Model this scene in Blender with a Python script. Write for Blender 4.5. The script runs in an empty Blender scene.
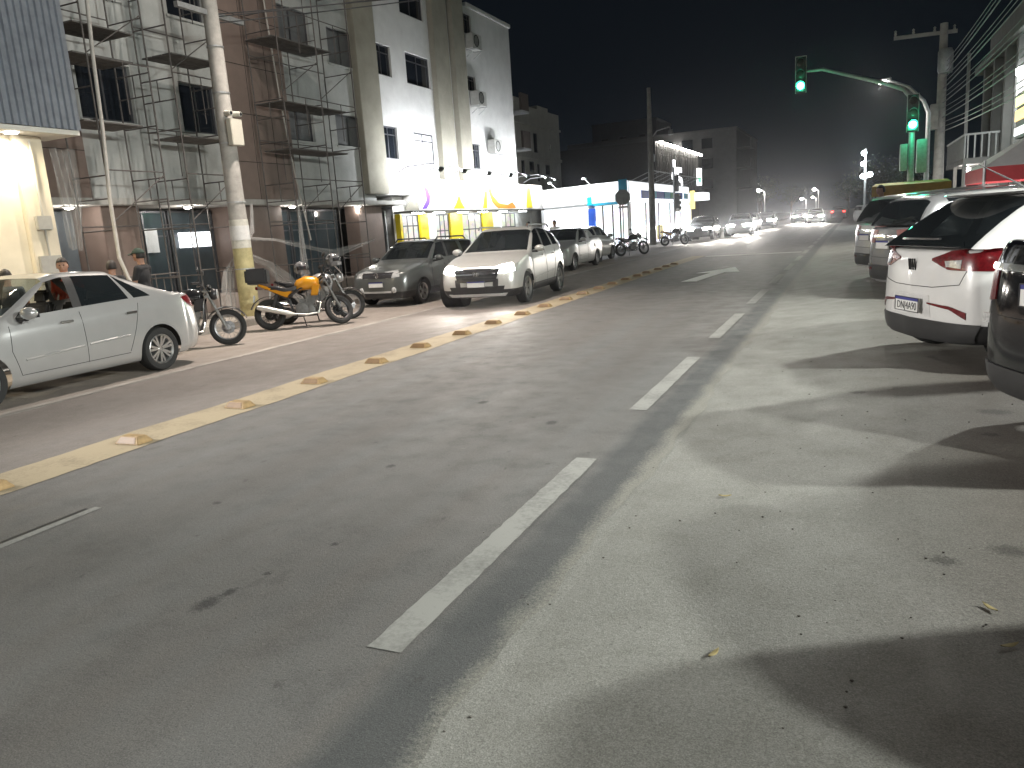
import bpy, bmesh, math, random
import numpy as np
from mathutils import Vector, Matrix
from mathutils.bvhtree import BVHTree
R = math.radians
random.seed(7)
S = bpy.context.scene
COL = S.collection

# ------------------------------------------------------------------ camera
cam_d = bpy.data.cameras.new('camera')
cam = bpy.data.objects.new('camera', cam_d); COL.objects.link(cam)
cam_d.sensor_width = 36.0; cam_d.sensor_fit = 'HORIZONTAL'
cam_d.lens = 770.0 / 1024.0 * 36.0
cam_d.clip_start = 0.05; cam_d.clip_end = 2000
CR = Vector((0.91496399, 0.3979894, -0.06667343))
CU = Vector((-0.01908861, 0.20772433, 0.97800114))
CF = Vector((-0.40308378, 0.89356312, -0.19765734))
cam.matrix_world = Matrix(((CR.x, CU.x, -CF.x, 0), (CR.y, CU.y, -CF.y, 0), (CR.z, CU.z, -CF.z, 1.55), (0, 0, 0, 1)))
S.camera = cam

# ------------------------------------------------------------------ world: night sky
W = bpy.data.worlds.new('World'); S.world = W; W.use_nodes = True
wn = W.node_tree.nodes; wl = W.node_tree.links
bgn = wn['Background']
sky = wn.new('ShaderNodeTexSky'); sky.sky_type = 'NISHITA'; sky.sun_disc = False
sky.sun_elevation = R(-4.0); sky.sun_rotation = R(200); sky.air_density = 1.2; sky.dust_density = 1.5
mixw = wn.new('ShaderNodeMix'); mixw.data_type = 'RGBA'; mixw.blend_type = 'ADD'
mixw.inputs[0].default_value = 1.0
mixw.inputs[7].default_value = (0.045, 0.075, 0.115, 1)
wl.new(sky.outputs[0], mixw.inputs[6]); wl.new(mixw.outputs[2], bgn.inputs[0])
bgn.inputs[1].default_value = 0.06
S.view_settings.view_transform = 'Standard'; S.view_settings.look = 'None'
S.view_settings.exposure = 0.0; S.view_settings.gamma = 1.0; S.view_settings.use_curve_mapping = False
cy = S.cycles
cy.max_bounces = 6; cy.diffuse_bounces = 3; cy.glossy_bounces = 3; cy.transmission_bounces = 4; cy.transparent_max_bounces = 12
cy.sample_clamp_indirect = 4.0; cy.sample_clamp_direct = 0.0; cy.caustics_reflective = False; cy.caustics_refractive = False
cy.use_denoising = True; cy.use_light_tree = True

# ------------------------------------------------------------------ materials
MATS = {}
def pbsdf(name):
    m = bpy.data.materials.new(name); m.use_nodes = True
    return m, m.node_tree.nodes, m.node_tree.links, m.node_tree.nodes['Principled BSDF']
def mat(name, col, rough=0.6, metal=0.0, var=0.12, scale=6.0, coat=0.0, bump=0.0, emit=None, estr=0.0, spec=0.5, alpha=1.0):
    if name in MATS: return MATS[name]
    m, n, l, b = pbsdf(name)
    c = (col[0], col[1], col[2], 1)
    b.inputs['Roughness'].default_value = rough; b.inputs['Metallic'].default_value = metal
    b.inputs['Specular IOR Level'].default_value = spec
    b.inputs['Coat Weight'].default_value = coat; b.inputs['Coat Roughness'].default_value = 0.05
    b.inputs['Alpha'].default_value = alpha
    if var > 0 or bump > 0:
        tc = n.new('ShaderNodeTexCoord'); no = n.new('ShaderNodeTexNoise')
        no.inputs['Scale'].default_value = scale; no.inputs['Detail'].default_value = 6; no.inputs['Roughness'].default_value = 0.65
        l.new(tc.outputs['Object'], no.inputs['Vector'])
        rp = n.new('ShaderNodeValToRGB')
        rp.color_ramp.elements[0].position = 0.3; rp.color_ramp.elements[1].position = 0.72
        rp.color_ramp.elements[0].color = tuple(v * (1 - var) for v in col) + (1,)
        rp.color_ramp.elements[1].color = tuple(min(1, v * (1 + var)) for v in col) + (1,)
        l.new(no.outputs['Fac'], rp.inputs['Fac']); l.new(rp.outputs['Color'], b.inputs['Base Color'])
        if bump > 0:
            bp = n.new('ShaderNodeBump'); bp.inputs['Strength'].default_value = bump; bp.inputs['Distance'].default_value = 0.01
            l.new(no.outputs['Fac'], bp.inputs['Height']); l.new(bp.outputs['Normal'], b.inputs['Normal'])
    else:
        b.inputs['Base Color'].default_value = c
    if emit:
        b.inputs['Emission Color'].default_value = (emit[0], emit[1], emit[2], 1); b.inputs['Emission Strength'].default_value = estr
    MATS[name] = m
    return m
def glassmat(name, tint, transp, rough=0.03):
    if name in MATS: return MATS[name]
    m = bpy.data.materials.new(name); m.use_nodes = True
    n, l = m.node_tree.nodes, m.node_tree.links
    b = n['Principled BSDF']; out = n['Material Output']
    b.inputs['Base Color'].default_value = (*tint, 1); b.inputs['Roughness'].default_value = rough; b.inputs['Specular IOR Level'].default_value = 0.6
    t = n.new('ShaderNodeBsdfTransparent'); t.inputs[0].default_value = (0.8, 0.85, 0.84, 1)
    mx = n.new('ShaderNodeMixShader'); mx.inputs[0].default_value = transp
    l.new(b.outputs[0], mx.inputs[1]); l.new(t.outputs[0], mx.inputs[2]); l.new(mx.outputs[0], out.inputs['Surface'])
    MATS[name] = m
    return m
def emat(name, col, s):
    return mat(name, (0.8, 0.8, 0.8), 0.4, var=0, emit=col, estr=s)

def ground_mat(name, kind):
    m, n, l, b = pbsdf(name)
    tc = n.new('ShaderNodeTexCoord'); sx = n.new('ShaderNodeSeparateXYZ'); l.new(tc.outputs['Object'], sx.inputs[0])
    def noise(sc, det=6, rough=0.6, stretch=None):
        q = n.new('ShaderNodeTexNoise'); q.inputs['Scale'].default_value = sc; q.inputs['Detail'].default_value = det; q.inputs['Roughness'].default_value = rough
        if stretch:
            mp = n.new('ShaderNodeMapping'); mp.inputs['Scale'].default_value = stretch
            l.new(tc.outputs['Object'], mp.inputs[0]); l.new(mp.outputs[0], q.inputs['Vector'])
        else: l.new(tc.outputs['Object'], q.inputs['Vector'])
        return q.outputs['Fac']
    def ramp(src, stops):
        r = n.new('ShaderNodeValToRGB')
        while len(r.color_ramp.elements) < len(stops): r.color_ramp.elements.new(0.5)
        for e, (p, c) in zip(r.color_ramp.elements, stops): e.position = p; e.color = (*c, 1)
        l.new(src, r.inputs[0]); return r.outputs[0]
    def mix(f, a, c, mode='MIX'):
        q = n.new('ShaderNodeMix'); q.data_type = 'RGBA'; q.blend_type = mode
        if isinstance(f, float): q.inputs[0].default_value = f
        else: l.new(f, q.inputs[0])
        for i, v in ((6, a), (7, c)):
            if isinstance(v, tuple): q.inputs[i].default_value = (*v, 1)
            else: l.new(v, q.inputs[i])
        return q.outputs[2]
    def g(v): return (v, v, v)
    def mrange(src, a, b_, c=0.0, d=1.0):
        q = n.new('ShaderNodeMapRange'); q.inputs[1].default_value = a; q.inputs[2].default_value = b_; q.inputs[3].default_value = c; q.inputs[4].default_value = d
        l.new(src, q.inputs[0]); return q.outputs[0]
    def math_(op, a, b_):
        q = n.new('ShaderNodeMath'); q.operation = op
        for i, v in ((0, a), (1, b_)):
            if isinstance(v, (int, float)): q.inputs[i].default_value = v
            else: l.new(v, q.inputs[i])
        return q.outputs[0]
    X = sx.outputs[0]; Y = sx.outputs[1]
    fine = noise(170, 4, 0.7); grit = noise(60, 6, 0.75); big = noise(0.55, 7, 0.62); mid = noise(3.2, 6, 0.6)
    streak = noise(1.0, 5, 0.6, (3.0, 0.16, 1))
    if kind == 'road':
        base = ramp(big, [(0.3, (0.132, 0.132, 0.130)), (0.7, (0.172, 0.171, 0.166))])
        base = mix(mrange(streak, 0.35, 0.75, 0, 0.55), base, (0.135, 0.118, 0.105))
        base = mix(mrange(mid, 0.52, 0.8, 0, 0.4), base, (0.06, 0.058, 0.056))
        tr = math_('ADD', X, math_('MULTIPLY', math_('SUBTRACT', big, 0.5), 0.9))
        for cx in (-3.75, -2.35):
            w_ = math_('ABSOLUTE', math_('SUBTRACT', tr, cx), 0); base = mix(mrange(w_, 0.5, 0.0, 0, 0.38), base, (0.108, 0.100, 0.093))
        # the left lane is mixed pinkish, its warm light put into the colour; a darker newer strip along the right edge
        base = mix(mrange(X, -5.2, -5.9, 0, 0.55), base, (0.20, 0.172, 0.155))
        edge = math_('ADD', X, math_('MULTIPLY', mid, 0.12))
        base = mix(mrange(edge, -1.5, -1.38, 0, 0.75), base, (0.065, 0.070, 0.072))
        # patches: dark spots of tar
        spots = noise(2.1, 3, 0.5, (1.6, 0.8, 1))
        base = mix(mrange(spots, 0.70, 0.74, 0, 0.3), base, (0.06, 0.058, 0.056))
        base = mix(mrange(noise(7, 4, 0.6, (1.5, 0.7, 1)), 0.66, 0.72, 0, 0.5), base, (0.05, 0.047, 0.045))
        for (px, py, rr, st) in ((-2.62, 2.33, 0.05, 0.35), (-2.60, 2.45, 0.032, 0.5), (-2.56, 2.66, 0.022, 1.0), (-2.45, 3.05, 0.025, 1.0), (-2.9, 4.3, 0.035, 0.6), (-3.6, 3.4, 0.03, 1.0), (-2.2, 5.6, 0.05, 0.5), (-3.1, 6.2, 0.05, 0.5)):
            dx = math_('SUBTRACT', X, px); dy = math_('SUBTRACT', Y, py)
            dist = math_('SQRT', math_('ADD', math_('MULTIPLY', dx, dx), math_('MULTIPLY', math_('MULTIPLY', dy, dy), st)), 0)
            base = mix(mrange(math_('ADD', dist, math_('MULTIPLY', math_('SUBTRACT', grit, 0.5), 0.08)), rr * 0.5, rr * 1.2, 0.75, 0), base, (0.03, 0.03, 0.03))
        base = mix(mrange(noise(11, 3, 0.6), 0.70, 0.74, 0, 0.35), base, (0.24, 0.23, 0.21))
        fuzz = math_('ADD', X, math_('MULTIPLY', math_('ADD', math_('SUBTRACT', grit, 0.5), math_('SUBTRACT', mid, 0.5)), 0.22))
        base = mix(mrange(fuzz, -1.27, -1.17, 0, 1), base, (0.22, 0.215, 0.19))
    elif kind == 'lot':
        base = ramp(big, [(0.3, (0.205, 0.204, 0.186)), (0.7, (0.265, 0.263, 0.242))])
        base = mix(mrange(mid, 0.5, 0.85, 0, 0.5), base, (0.16, 0.152, 0.132))
        # fades to darker old asphalt away from the dusty gutter
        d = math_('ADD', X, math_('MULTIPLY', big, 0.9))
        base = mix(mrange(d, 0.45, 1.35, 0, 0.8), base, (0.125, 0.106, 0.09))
        # oil stains
        for (px, py, rr) in ((0.62, 3.55, 0.075), (0.36, 3.38, 0.055), (0.9, 6.0, 0.1), (0.05, 6.6, 0.06), (0.8, 5.4, 0.05)):
            dx = math_('SUBTRACT', X, px); dy = math_('SUBTRACT', Y, py)
            dist = math_('SQRT', math_('ADD', math_('MULTIPLY', dx, dx), math_('MULTIPLY', math_('MULTIPLY', dy, dy), 1.6)), 0)
            dd = math_('ADD', dist, math_('MULTIPLY', math_('SUBTRACT', grit, 0.5), 0.16))
            base = mix(mrange(dd, rr * 0.6, rr * 1.3, 0.6, 0), base, (0.045, 0.042, 0.038))
    elif kind == 'left':
        base = ramp(big, [(0.3, (0.21, 0.185, 0.165)), (0.7, (0.27, 0.24, 0.215))])
        base = mix(mrange(mid, 0.5, 0.85, 0, 0.5), base, (0.15, 0.135, 0.12))
    else:
        base = ramp(big, [(0.3, (0.24, 0.225, 0.20)), (0.7, (0.31, 0.29, 0.26))])
        base = mix(mrange(mid, 0.5, 0.8, 0, 0.5), base, (0.17, 0.16, 0.14))
    base = mix(0.85, base, ramp(grit, [(0.25, g(0.62)), (0.5, g(1.0)), (0.8, g(1.28))]), 'MULTIPLY')
    base = mix(0.9, base, ramp(fine, [(0.28, g(0.5)), (0.5, g(1.0)), (0.72, g(1.6))]), 'MULTIPLY')
    l.new(base, b.inputs['Base Color'])
    l.new(mrange(mid, 0.3, 0.7, 0.55, 0.85), b.inputs['Roughness'])
    b.inputs['Specular IOR Level'].default_value = 0.35
    bp = n.new('ShaderNodeBump'); bp.inputs['Strength'].default_value = 0.55; bp.inputs['Distance'].default_value = 0.006
    h = math_('ADD', grit, math_('MULTIPLY', fine, 0.7)); l.new(h, bp.inputs['Height']); l.new(bp.outputs[0], b.inputs['Normal'])
    MATS[name] = m
    return m
def paint_mark(name, col, wear=0.5):
    m, n, l, b = pbsdf(name)
    tc = n.new('ShaderNodeTexCoord')
    q = n.new('ShaderNodeTexNoise'); q.inputs['Scale'].default_value = 28; q.inputs['Detail'].default_value = 8; q.inputs['Roughness'].default_value = 0.75
    q2 = n.new('ShaderNodeTexNoise'); q2.inputs['Scale'].default_value = 2.5; q2.inputs['Detail'].default_value = 5
    l.new(tc.outputs['Object'], q.inputs[0]); l.new(tc.outputs['Object'], q2.inputs[0])
    a = n.new('ShaderNodeMath'); a.operation = 'ADD'; l.new(q.outputs[0], a.inputs[0]); l.new(q2.outputs[0], a.inputs[1])
    r = n.new('ShaderNodeValToRGB'); r.color_ramp.elements[0].position = 0.36 + 0.25 * wear; r.color_ramp.elements[1].position = 0.62 + 0.3 * wear
    r.color_ramp.elements[0].color = tuple(v * 0.5 for v in col) + (1,); r.color_ramp.elements[1].color = (*col, 1)
    hv = n.new('ShaderNodeMath'); hv.operation = 'MULTIPLY'; hv.inputs[1].default_value = 0.75; l.new(a.outputs[0], hv.inputs[0])
    l.new(hv.outputs[0], r.inputs[0]); l.new(r.outputs[0], b.inputs['Base Color']); b.inputs['Roughness'].default_value = 0.8
    MATS[name] = m
    return m

# ------------------------------------------------------------------ mesh helpers
class MB:
    def __init__(s): s.v = []; s.f = []; s.m = []
    def add(s, vs, fs, mi=0):
        o = len(s.v); s.v += [tuple(map(float, v)) for v in vs]; s.f += [tuple(i + o for i in f) for f in fs]; s.m += [mi] * len(fs); return s
    def box(s, x0, x1, y0, y1, z0, z1, mi=0):
        v = [(x0, y0, z0), (x1, y0, z0), (x1, y1, z0), (x0, y1, z0), (x0, y0, z1), (x1, y0, z1), (x1, y1, z1), (x0, y1, z1)]
        return s.add(v, [(0, 3, 2, 1), (4, 5, 6, 7), (0, 1, 5, 4), (1, 2, 6, 5), (2, 3, 7, 6), (3, 0, 4, 7)], mi)
    def obox(s, c, ax, ay, az, mi=0):   # oriented box, half axes
        c, ax, ay, az = map(Vector, (c, ax, ay, az)); v = []
        for k in (-1, 1):
            for (i, j) in ((-1, -1), (1, -1), (1, 1), (-1, 1)): v.append(c + ax * i + ay * j + az * k)
        return s.add(v, [(0, 3, 2, 1), (4, 5, 6, 7), (0, 1, 5, 4), (1, 2, 6, 5), (2, 3, 7, 6), (3, 0, 4, 7)], mi)
    def tube(s, pts, r, n=8, mi=0, closed=False, cap=True):
        pts = [Vector(p) for p in pts]; N = len(pts)
        rs = r if isinstance(r, (list, tuple)) else [r] * N
        vs = []; fs = []; up = None
        for i, p in enumerate(pts):
            if closed: t = pts[(i + 1) % N] - pts[i - 1]
            else: t = pts[min(i + 1, N - 1)] - pts[max(i - 1, 0)]
            t.normalize()
            if up is None:
                a = Vector((0, 0, 1)) if abs(t.z) < 0.9 else Vector((1, 0, 0)); up = (a - t * a.dot(t)).normalized()
            else:
                up = up - t * up.dot(t)
                up = up.normalized() if up.length > 1e-6 else t.orthogonal().normalized()
            w = t.cross(up)
            for k in range(n):
                a = 2 * math.pi * k / n; vs.append(p + (up * math.cos(a) + w * math.sin(a)) * rs[i])
        for i in range(N if closed else N - 1):
            for k in range(n):
                a = i * n + k; b = i * n + (k + 1) % n; c = ((i + 1) % N) * n + (k + 1) % n; d = ((i + 1) % N) * n + k
                fs.append((a, b, c, d))
        if cap and not closed:
            fs.append(tuple(reversed(range(n)))); fs.append(tuple(range((N - 1) * n, N * n)))
        return s.add(vs, fs, mi)
    def lathe(s, prof, c=(0, 0, 0), axis='Z', n=24, mi=0, closed=False):   # prof (r, h)
        vs = []; fs = []
        for (r, h) in prof:
            for k in range(n):
                a = 2 * math.pi * k / n; u, w = r * math.cos(a), r * math.sin(a)
                p = (u, w, h) if axis == 'Z' else ((w, h, u) if axis == 'Y' else (h, u, w))
                vs.append((c[0] + p[0], c[1] + p[1], c[2] + p[2]))
        P = len(prof)
        for i in range(P if closed else P - 1):
            for k in range(n):
                fs.append((i * n + k, i * n + (k + 1) % n, ((i + 1) % P) * n + (k + 1) % n, ((i + 1) % P) * n + k))
        if not closed:
            if prof[0][0] > 1e-6: fs.append(tuple(reversed(range(n))))
            if prof[-1][0] > 1e-6: fs.append(tuple(range((P - 1) * n, P * n)))
        return s.add(vs, fs, mi)
    def ell(s, c, rx, ry, rz, n=14, m=9, mi=0):
        vs = []; fs = []
        for i in range(m + 1):
            t = math.pi * i / m
            for k in range(n):
                a = 2 * math.pi * k / n
                vs.append((c[0] + rx * math.sin(t) * math.cos(a), c[1] + ry * math.sin(t) * math.sin(a), c[2] + rz * math.cos(t)))
        for i in range(m):
            for k in range(n): fs.append((i * n + k, (i + 1) * n + k, (i + 1) * n + (k + 1) % n, i * n + (k + 1) % n))
        return s.add(vs, fs, mi)
    def prism(s, poly, o, ux, uy, un, mi=0):   # polygon in (ux,uy) extruded along un
        o, ux, uy, un = map(Vector, (o, ux, uy, un)); N = len(poly)
        a = [o + ux * p[0] + uy * p[1] for p in poly]
        v = a + [p + un for p in a]
        fs = [tuple(reversed(range(N))), tuple(range(N, 2 * N))] + [(i, (i + 1) % N, N + (i + 1) % N, N + i) for i in range(N)]
        return s.add(v, fs, mi)
    def grid(s, P, mi=0):     # P[i][j] points
        h = len(P); w = len(P[0])
        return s.add([p for r in P for p in r], [(i * w + j, i * w + j + 1, (i + 1) * w + j + 1, (i + 1) * w + j) for i in range(h - 1) for j in range(w - 1)], mi)
    def mesh(s, name, ms, smooth=None, bevel=0.0, merge=False):
        me = bpy.data.meshes.new(name); me.from_pydata(s.v, [], s.f)
        ms = ms if isinstance(ms, (list, tuple)) else [ms]
        for x in ms: me.materials.append(x)
        me.polygons.foreach_set('material_index', s.m)
        bm = bmesh.new(); bm.from_mesh(me)
        bmesh.ops.remove_doubles(bm, verts=bm.verts, dist=1e-5)
        bmesh.ops.dissolve_degenerate(bm, edges=bm.edges, dist=1e-6)
        bmesh.ops.recalc_face_normals(bm, faces=bm.faces)
        if bevel > 0:
            ed = [e for e in bm.edges if len(e.link_faces) == 2 and e.calc_face_angle(0) > 0.6]
            bmesh.ops.bevel(bm, geom=ed, offset=bevel, segments=2, affect='EDGES', clamp_overlap=True)
        if smooth is not None:
            for f in bm.faces: f.smooth = True
            for e in bm.edges:
                if len(e.link_faces) == 2 and e.calc_face_angle(0) > smooth: e.smooth = False
        bm.to_mesh(me); bm.free(); me.update()
        return me
    def build(s, name, ms, parent=None, smooth=None, bevel=0.0, loc=None):
        return link(name, s.mesh(name, ms, smooth, bevel), parent, loc)
def link(name, me, parent=None, loc=None):
    o = bpy.data.objects.new(name, me); COL.objects.link(o)
    if parent is not None: o.parent = parent
    if loc is not None: o.location = loc
    return o
def tag(o, label=None, cat=None, group=None, kind=None):
    if label: o['label'] = label
    if cat: o['category'] = cat
    if group: o['group'] = group
    if kind: o['kind'] = kind
    return o
def thing(name, label, cat, loc=(0, 0, 0), rz=0.0, group=None):
    o = bpy.data.objects.new(name, None); COL.objects.link(o); o.location = loc; o.rotation_euler = (0, 0, rz)
    o.empty_display_size = 0.2
    return tag(o, label, cat, group)
def kids(o): return list(o.children)
def copy_tree(o, parent=None):
    c = o.copy(); COL.objects.link(c)
    if parent is not None: c.parent = parent
    for ch in kids(o): copy_tree(ch, c)
    return c
def lamp(name, kind, loc, power, col=(1, 1, 1), parent=None, size=0.1, direction=None, angle=60, blend=0.5):
    d = bpy.data.lights.new(name, kind); d.energy = power; d.color = col
    if kind in ('POINT', 'SPOT'): d.shadow_soft_size = size
    if kind == 'SPOT': d.spot_size = R(angle); d.spot_blend = blend
    if kind == 'AREA': d.size = size
    o = bpy.data.objects.new(name, d); COL.objects.link(o); o.location = loc
    if direction is not None: o.rotation_euler = Vector(direction).to_track_quat('-Z', 'Y').to_euler()
    if parent is not None: o.parent = parent
    return o
def text_mb(txt, size, extr=0.004):
    cu = bpy.data.curves.new('t', 'FONT'); cu.body = txt; cu.size = size; cu.extrude = extr; cu.align_x = 'CENTER'; cu.align_y = 'CENTER'; cu.resolution_u = 3
    o = bpy.data.objects.new('t', cu); COL.objects.link(o)
    bpy.context.view_layer.update()
    me = bpy.data.meshes.new_from_object(o.evaluated_get(bpy.context.evaluated_depsgraph_get()))
    bpy.data.objects.remove(o); bpy.data.curves.remove(cu)
    return me
def text(name, txt, size, origin, ux, uy, m, parent=None, extr=0.004, sx=1.0):
    me = text_mb(txt, size, extr); me.materials.clear(); me.materials.append(m)
    ux = Vector(ux).normalized(); uy = Vector(uy).normalized(); un = ux.cross(uy)
    M = Matrix(((ux.x * sx, uy.x, un.x, origin[0]), (ux.y * sx, uy.y, un.y, origin[1]), (ux.z * sx, uy.z, un.z, origin[2]), (0, 0, 0, 1)))
    me.transform(M)
    return link(name, me, parent)
def gz(x):
    if x < -7.2: return -0.08
    if x < -5.8: return -0.08 * (-5.8 - x) / 1.4
    if x < -1.1: return 0.0
    if x < 0.3: return 0.1 * (x + 1.1) / 1.4
    return 0.1
# ================================================================== vehicles
def pchip(P, sub):
    """monotone interpolation of P (n, ...) along axis 0, sub steps per cell"""
    P = np.asarray(P, float); n = len(P)
    d = np.diff(P, axis=0); m = np.zeros_like(P)
    a, b = d[:-1], d[1:]
    ok = (a * b) > 0
    m[1:-1] = np.where(ok, 2 * a * b / np.where(ok, a + b, 1), 0)
    m[0] = d[0]; m[-1] = d[-1]
    out = []
    for i in range(n - 1):
        for k in range(sub):
            t = k / sub; t2, t3 = t * t, t * t * t
            out.append((2 * t3 - 3 * t2 + 1) * P[i] + (t3 - 2 * t2 + t) * m[i] + (-2 * t3 + 3 * t2) * P[i + 1] + (t3 - t2) * m[i + 1])
    out.append(P[-1]); return np.array(out)

LINER = mat('wheel_well_black', (0.012, 0.012, 0.012), 0.9, var=0.2)
PLASTIC = mat('black_trim_plastic', (0.022, 0.022, 0.023), 0.55, var=0.15, scale=20)
RUBBER = mat('tyre_rubber', (0.018, 0.018, 0.018), 0.82, var=0.25, scale=25)
ALLOY = mat('alloy_rim', (0.58, 0.58, 0.57), 0.28, metal=0.9, var=0.06)
DARKALLOY = mat('dark_rim', (0.03, 0.03, 0.032), 0.4, metal=0.6, var=0.1)
STEELRIM = mat('painted_steel_rim', (0.30, 0.30, 0.31), 0.4, metal=0.7, var=0.1)
CHROME = mat('chrome', (0.75, 0.75, 0.75), 0.1, metal=1.0, var=0.0)
TINT = glassmat('tinted_car_glass', (0.012, 0.015, 0.017), 0.12)
CLEARG = glassmat('clear_car_glass', (0.02, 0.025, 0.025), 0.72)
REDLENS = mat('red_lamp_lens', (0.12, 0.006, 0.009), 0.22, var=0.45, scale=26, coat=0.3)
CLEARLENS = mat('clear_lamp_lens', (0.55, 0.56, 0.56), 0.1, metal=0.35, var=0.4, scale=40, coat=0.8)
DARKLENS = mat('dark_lamp_housing', (0.03, 0.03, 0.033), 0.15, var=0.2, coat=0.6)
PLATEW = mat('plate_white', (0.72, 0.72, 0.70), 0.5, var=0.04)
PLATEB = mat('plate_blue', (0.035, 0.04, 0.22), 0.5, var=0.05)
PLATEK = mat('plate_letters', (0.02, 0.02, 0.025), 0.5, var=0)
SEATM = mat('seat_cloth_grey', (0.055, 0.05, 0.047), 0.9, var=0.2, scale=40)
SEAM = mat('panel_gap', (0.012, 0.012, 0.012), 0.9, var=0)
HEADON = emat('headlight_lit', (1.0, 0.95, 0.86), 40.0)
TAILON = emat('tail_lamp_lit', (1.0, 0.04, 0.03), 9.0)

def paint(name, col, metal=0.35, rough=0.32, coat=0.7):
    return mat(name, col, rough, metal=metal, var=0.05, scale=3.0, coat=coat)

_wheel_cache = {}
def wheel_meshes(r, w, style):
    k = (round(r, 3), round(w, 3), style)
    if k in _wheel_cache: return _wheel_cache[k]
    hw = w / 2; ri = r * 0.66
    t = MB(); prof = [(ri, -hw * 0.86), (r * 0.80, -hw), (r * 0.93, -hw * 0.96), (r * 0.985, -hw * 0.72), (r, -hw * 0.3), (r, hw * 0.3), (r * 0.985, hw * 0.72), (r * 0.93, hw * 0.96), (r * 0.80, hw), (ri, hw * 0.86)]
    t.lathe(prof, axis='Y', n=36, closed=True)
    for a in (-0.45, 0.0, 0.45):
        t.lathe([(r * 1.0, hw * (a - 0.03)), (r * 1.004, hw * (a - 0.12)), (r * 1.004, hw * (a - 0.2)), (r * 0.99, hw * (a - 0.26))], axis='Y', n=36)
    tm = t.mesh('tyre', RUBBER, smooth=0.7)
    m = MB()
    # rim barrel, lip, back disc (dark), spokes
    m.lathe([(ri * 1.0, -hw * 0.85), (ri * 0.93, -hw * 0.7), (ri * 0.93, hw * 0.55), (ri * 1.0, hw * 0.80), (ri * 1.03, hw * 0.88), (ri * 1.0, hw * 0.92), (ri * 0.9, hw * 0.72), (ri * 0.88, hw * 0.5), (ri * 0.88, -hw * 0.8)], axis='Y', n=36, closed=True)
    m.lathe([(0.0, -hw * 0.1), (ri * 0.9, -hw * 0.1), (ri * 0.9, -hw * 0.25), (0.0, -hw * 0.25)], axis='Y', n=28, mi=1)
    m.lathe([(0.0, hw * 0.62), (ri * 0.13, hw * 0.62), (ri * 0.2, hw * 0.52), (ri * 0.22, -hw * 0.1), (0, -hw * 0.1)], axis='Y', n=18)
    ns = {'seven': 7, 'five': 5, 'ten': 10, 'cover': 12}[style]
    for i in range(ns):
        a = 2 * math.pi * i / ns
        for (o1, o2, ww) in (((-0.12, -0.16, 0.05), (0.12, 0.16, 0.05)) if style in ('seven', 'five') else ((0, 0, 0.075),)):
            p = []
            for (rr, oo, hh) in ((ri * 0.16, o1 * 0.6, hw * 0.55), (ri * 0.95, o2, hw * 0.68)):
                p.append((rr, oo, hh))
            (r1, a1, h1), (r2, a2, h2) = p
            q1 = Vector((r1 * math.cos(a + a1), h1, r1 * math.sin(a + a1))); q2 = Vector((r2 * math.cos(a + a2), h2, r2 * math.sin(a + a2)))
            d = q2 - q1; side = d.cross(Vector((0, 1, 0))).normalized() * (r * ww)
            m.obox((q1 + q2) / 2, d / 2, side, Vector((0, hw * 0.09, 0)))
    rm = m.mesh('rim', [{'seven': ALLOY, 'five': ALLOY, 'ten': ALLOY, 'cover': STEELRIM}[style], LINER], smooth=0.5)
    _wheel_cache[k] = (tm, rm)
    return tm, rm
def add_wheel(root, x, y, r, w, style, steer=0.0):
    e = bpy.data.objects.new('wheel', None); COL.objects.link(e); e.parent = root; e.location = (x, y, r)
    e.rotation_euler = (0, random.uniform(0, 1), (0 if y > 0 else math.pi) + steer); e.rotation_mode = 'YXZ'
    e.rotation_mode = 'XYZ'; e.rotation_euler = (0, 0, (0 if y > 0 else math.pi) + steer)
    tm, rm = wheel_meshes(r, w, style)
    a = link('tyre', tm, e); b = link('rim', rm, e); b.rotation_euler = (0, random.uniform(0, 2), 0)
    return e

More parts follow.
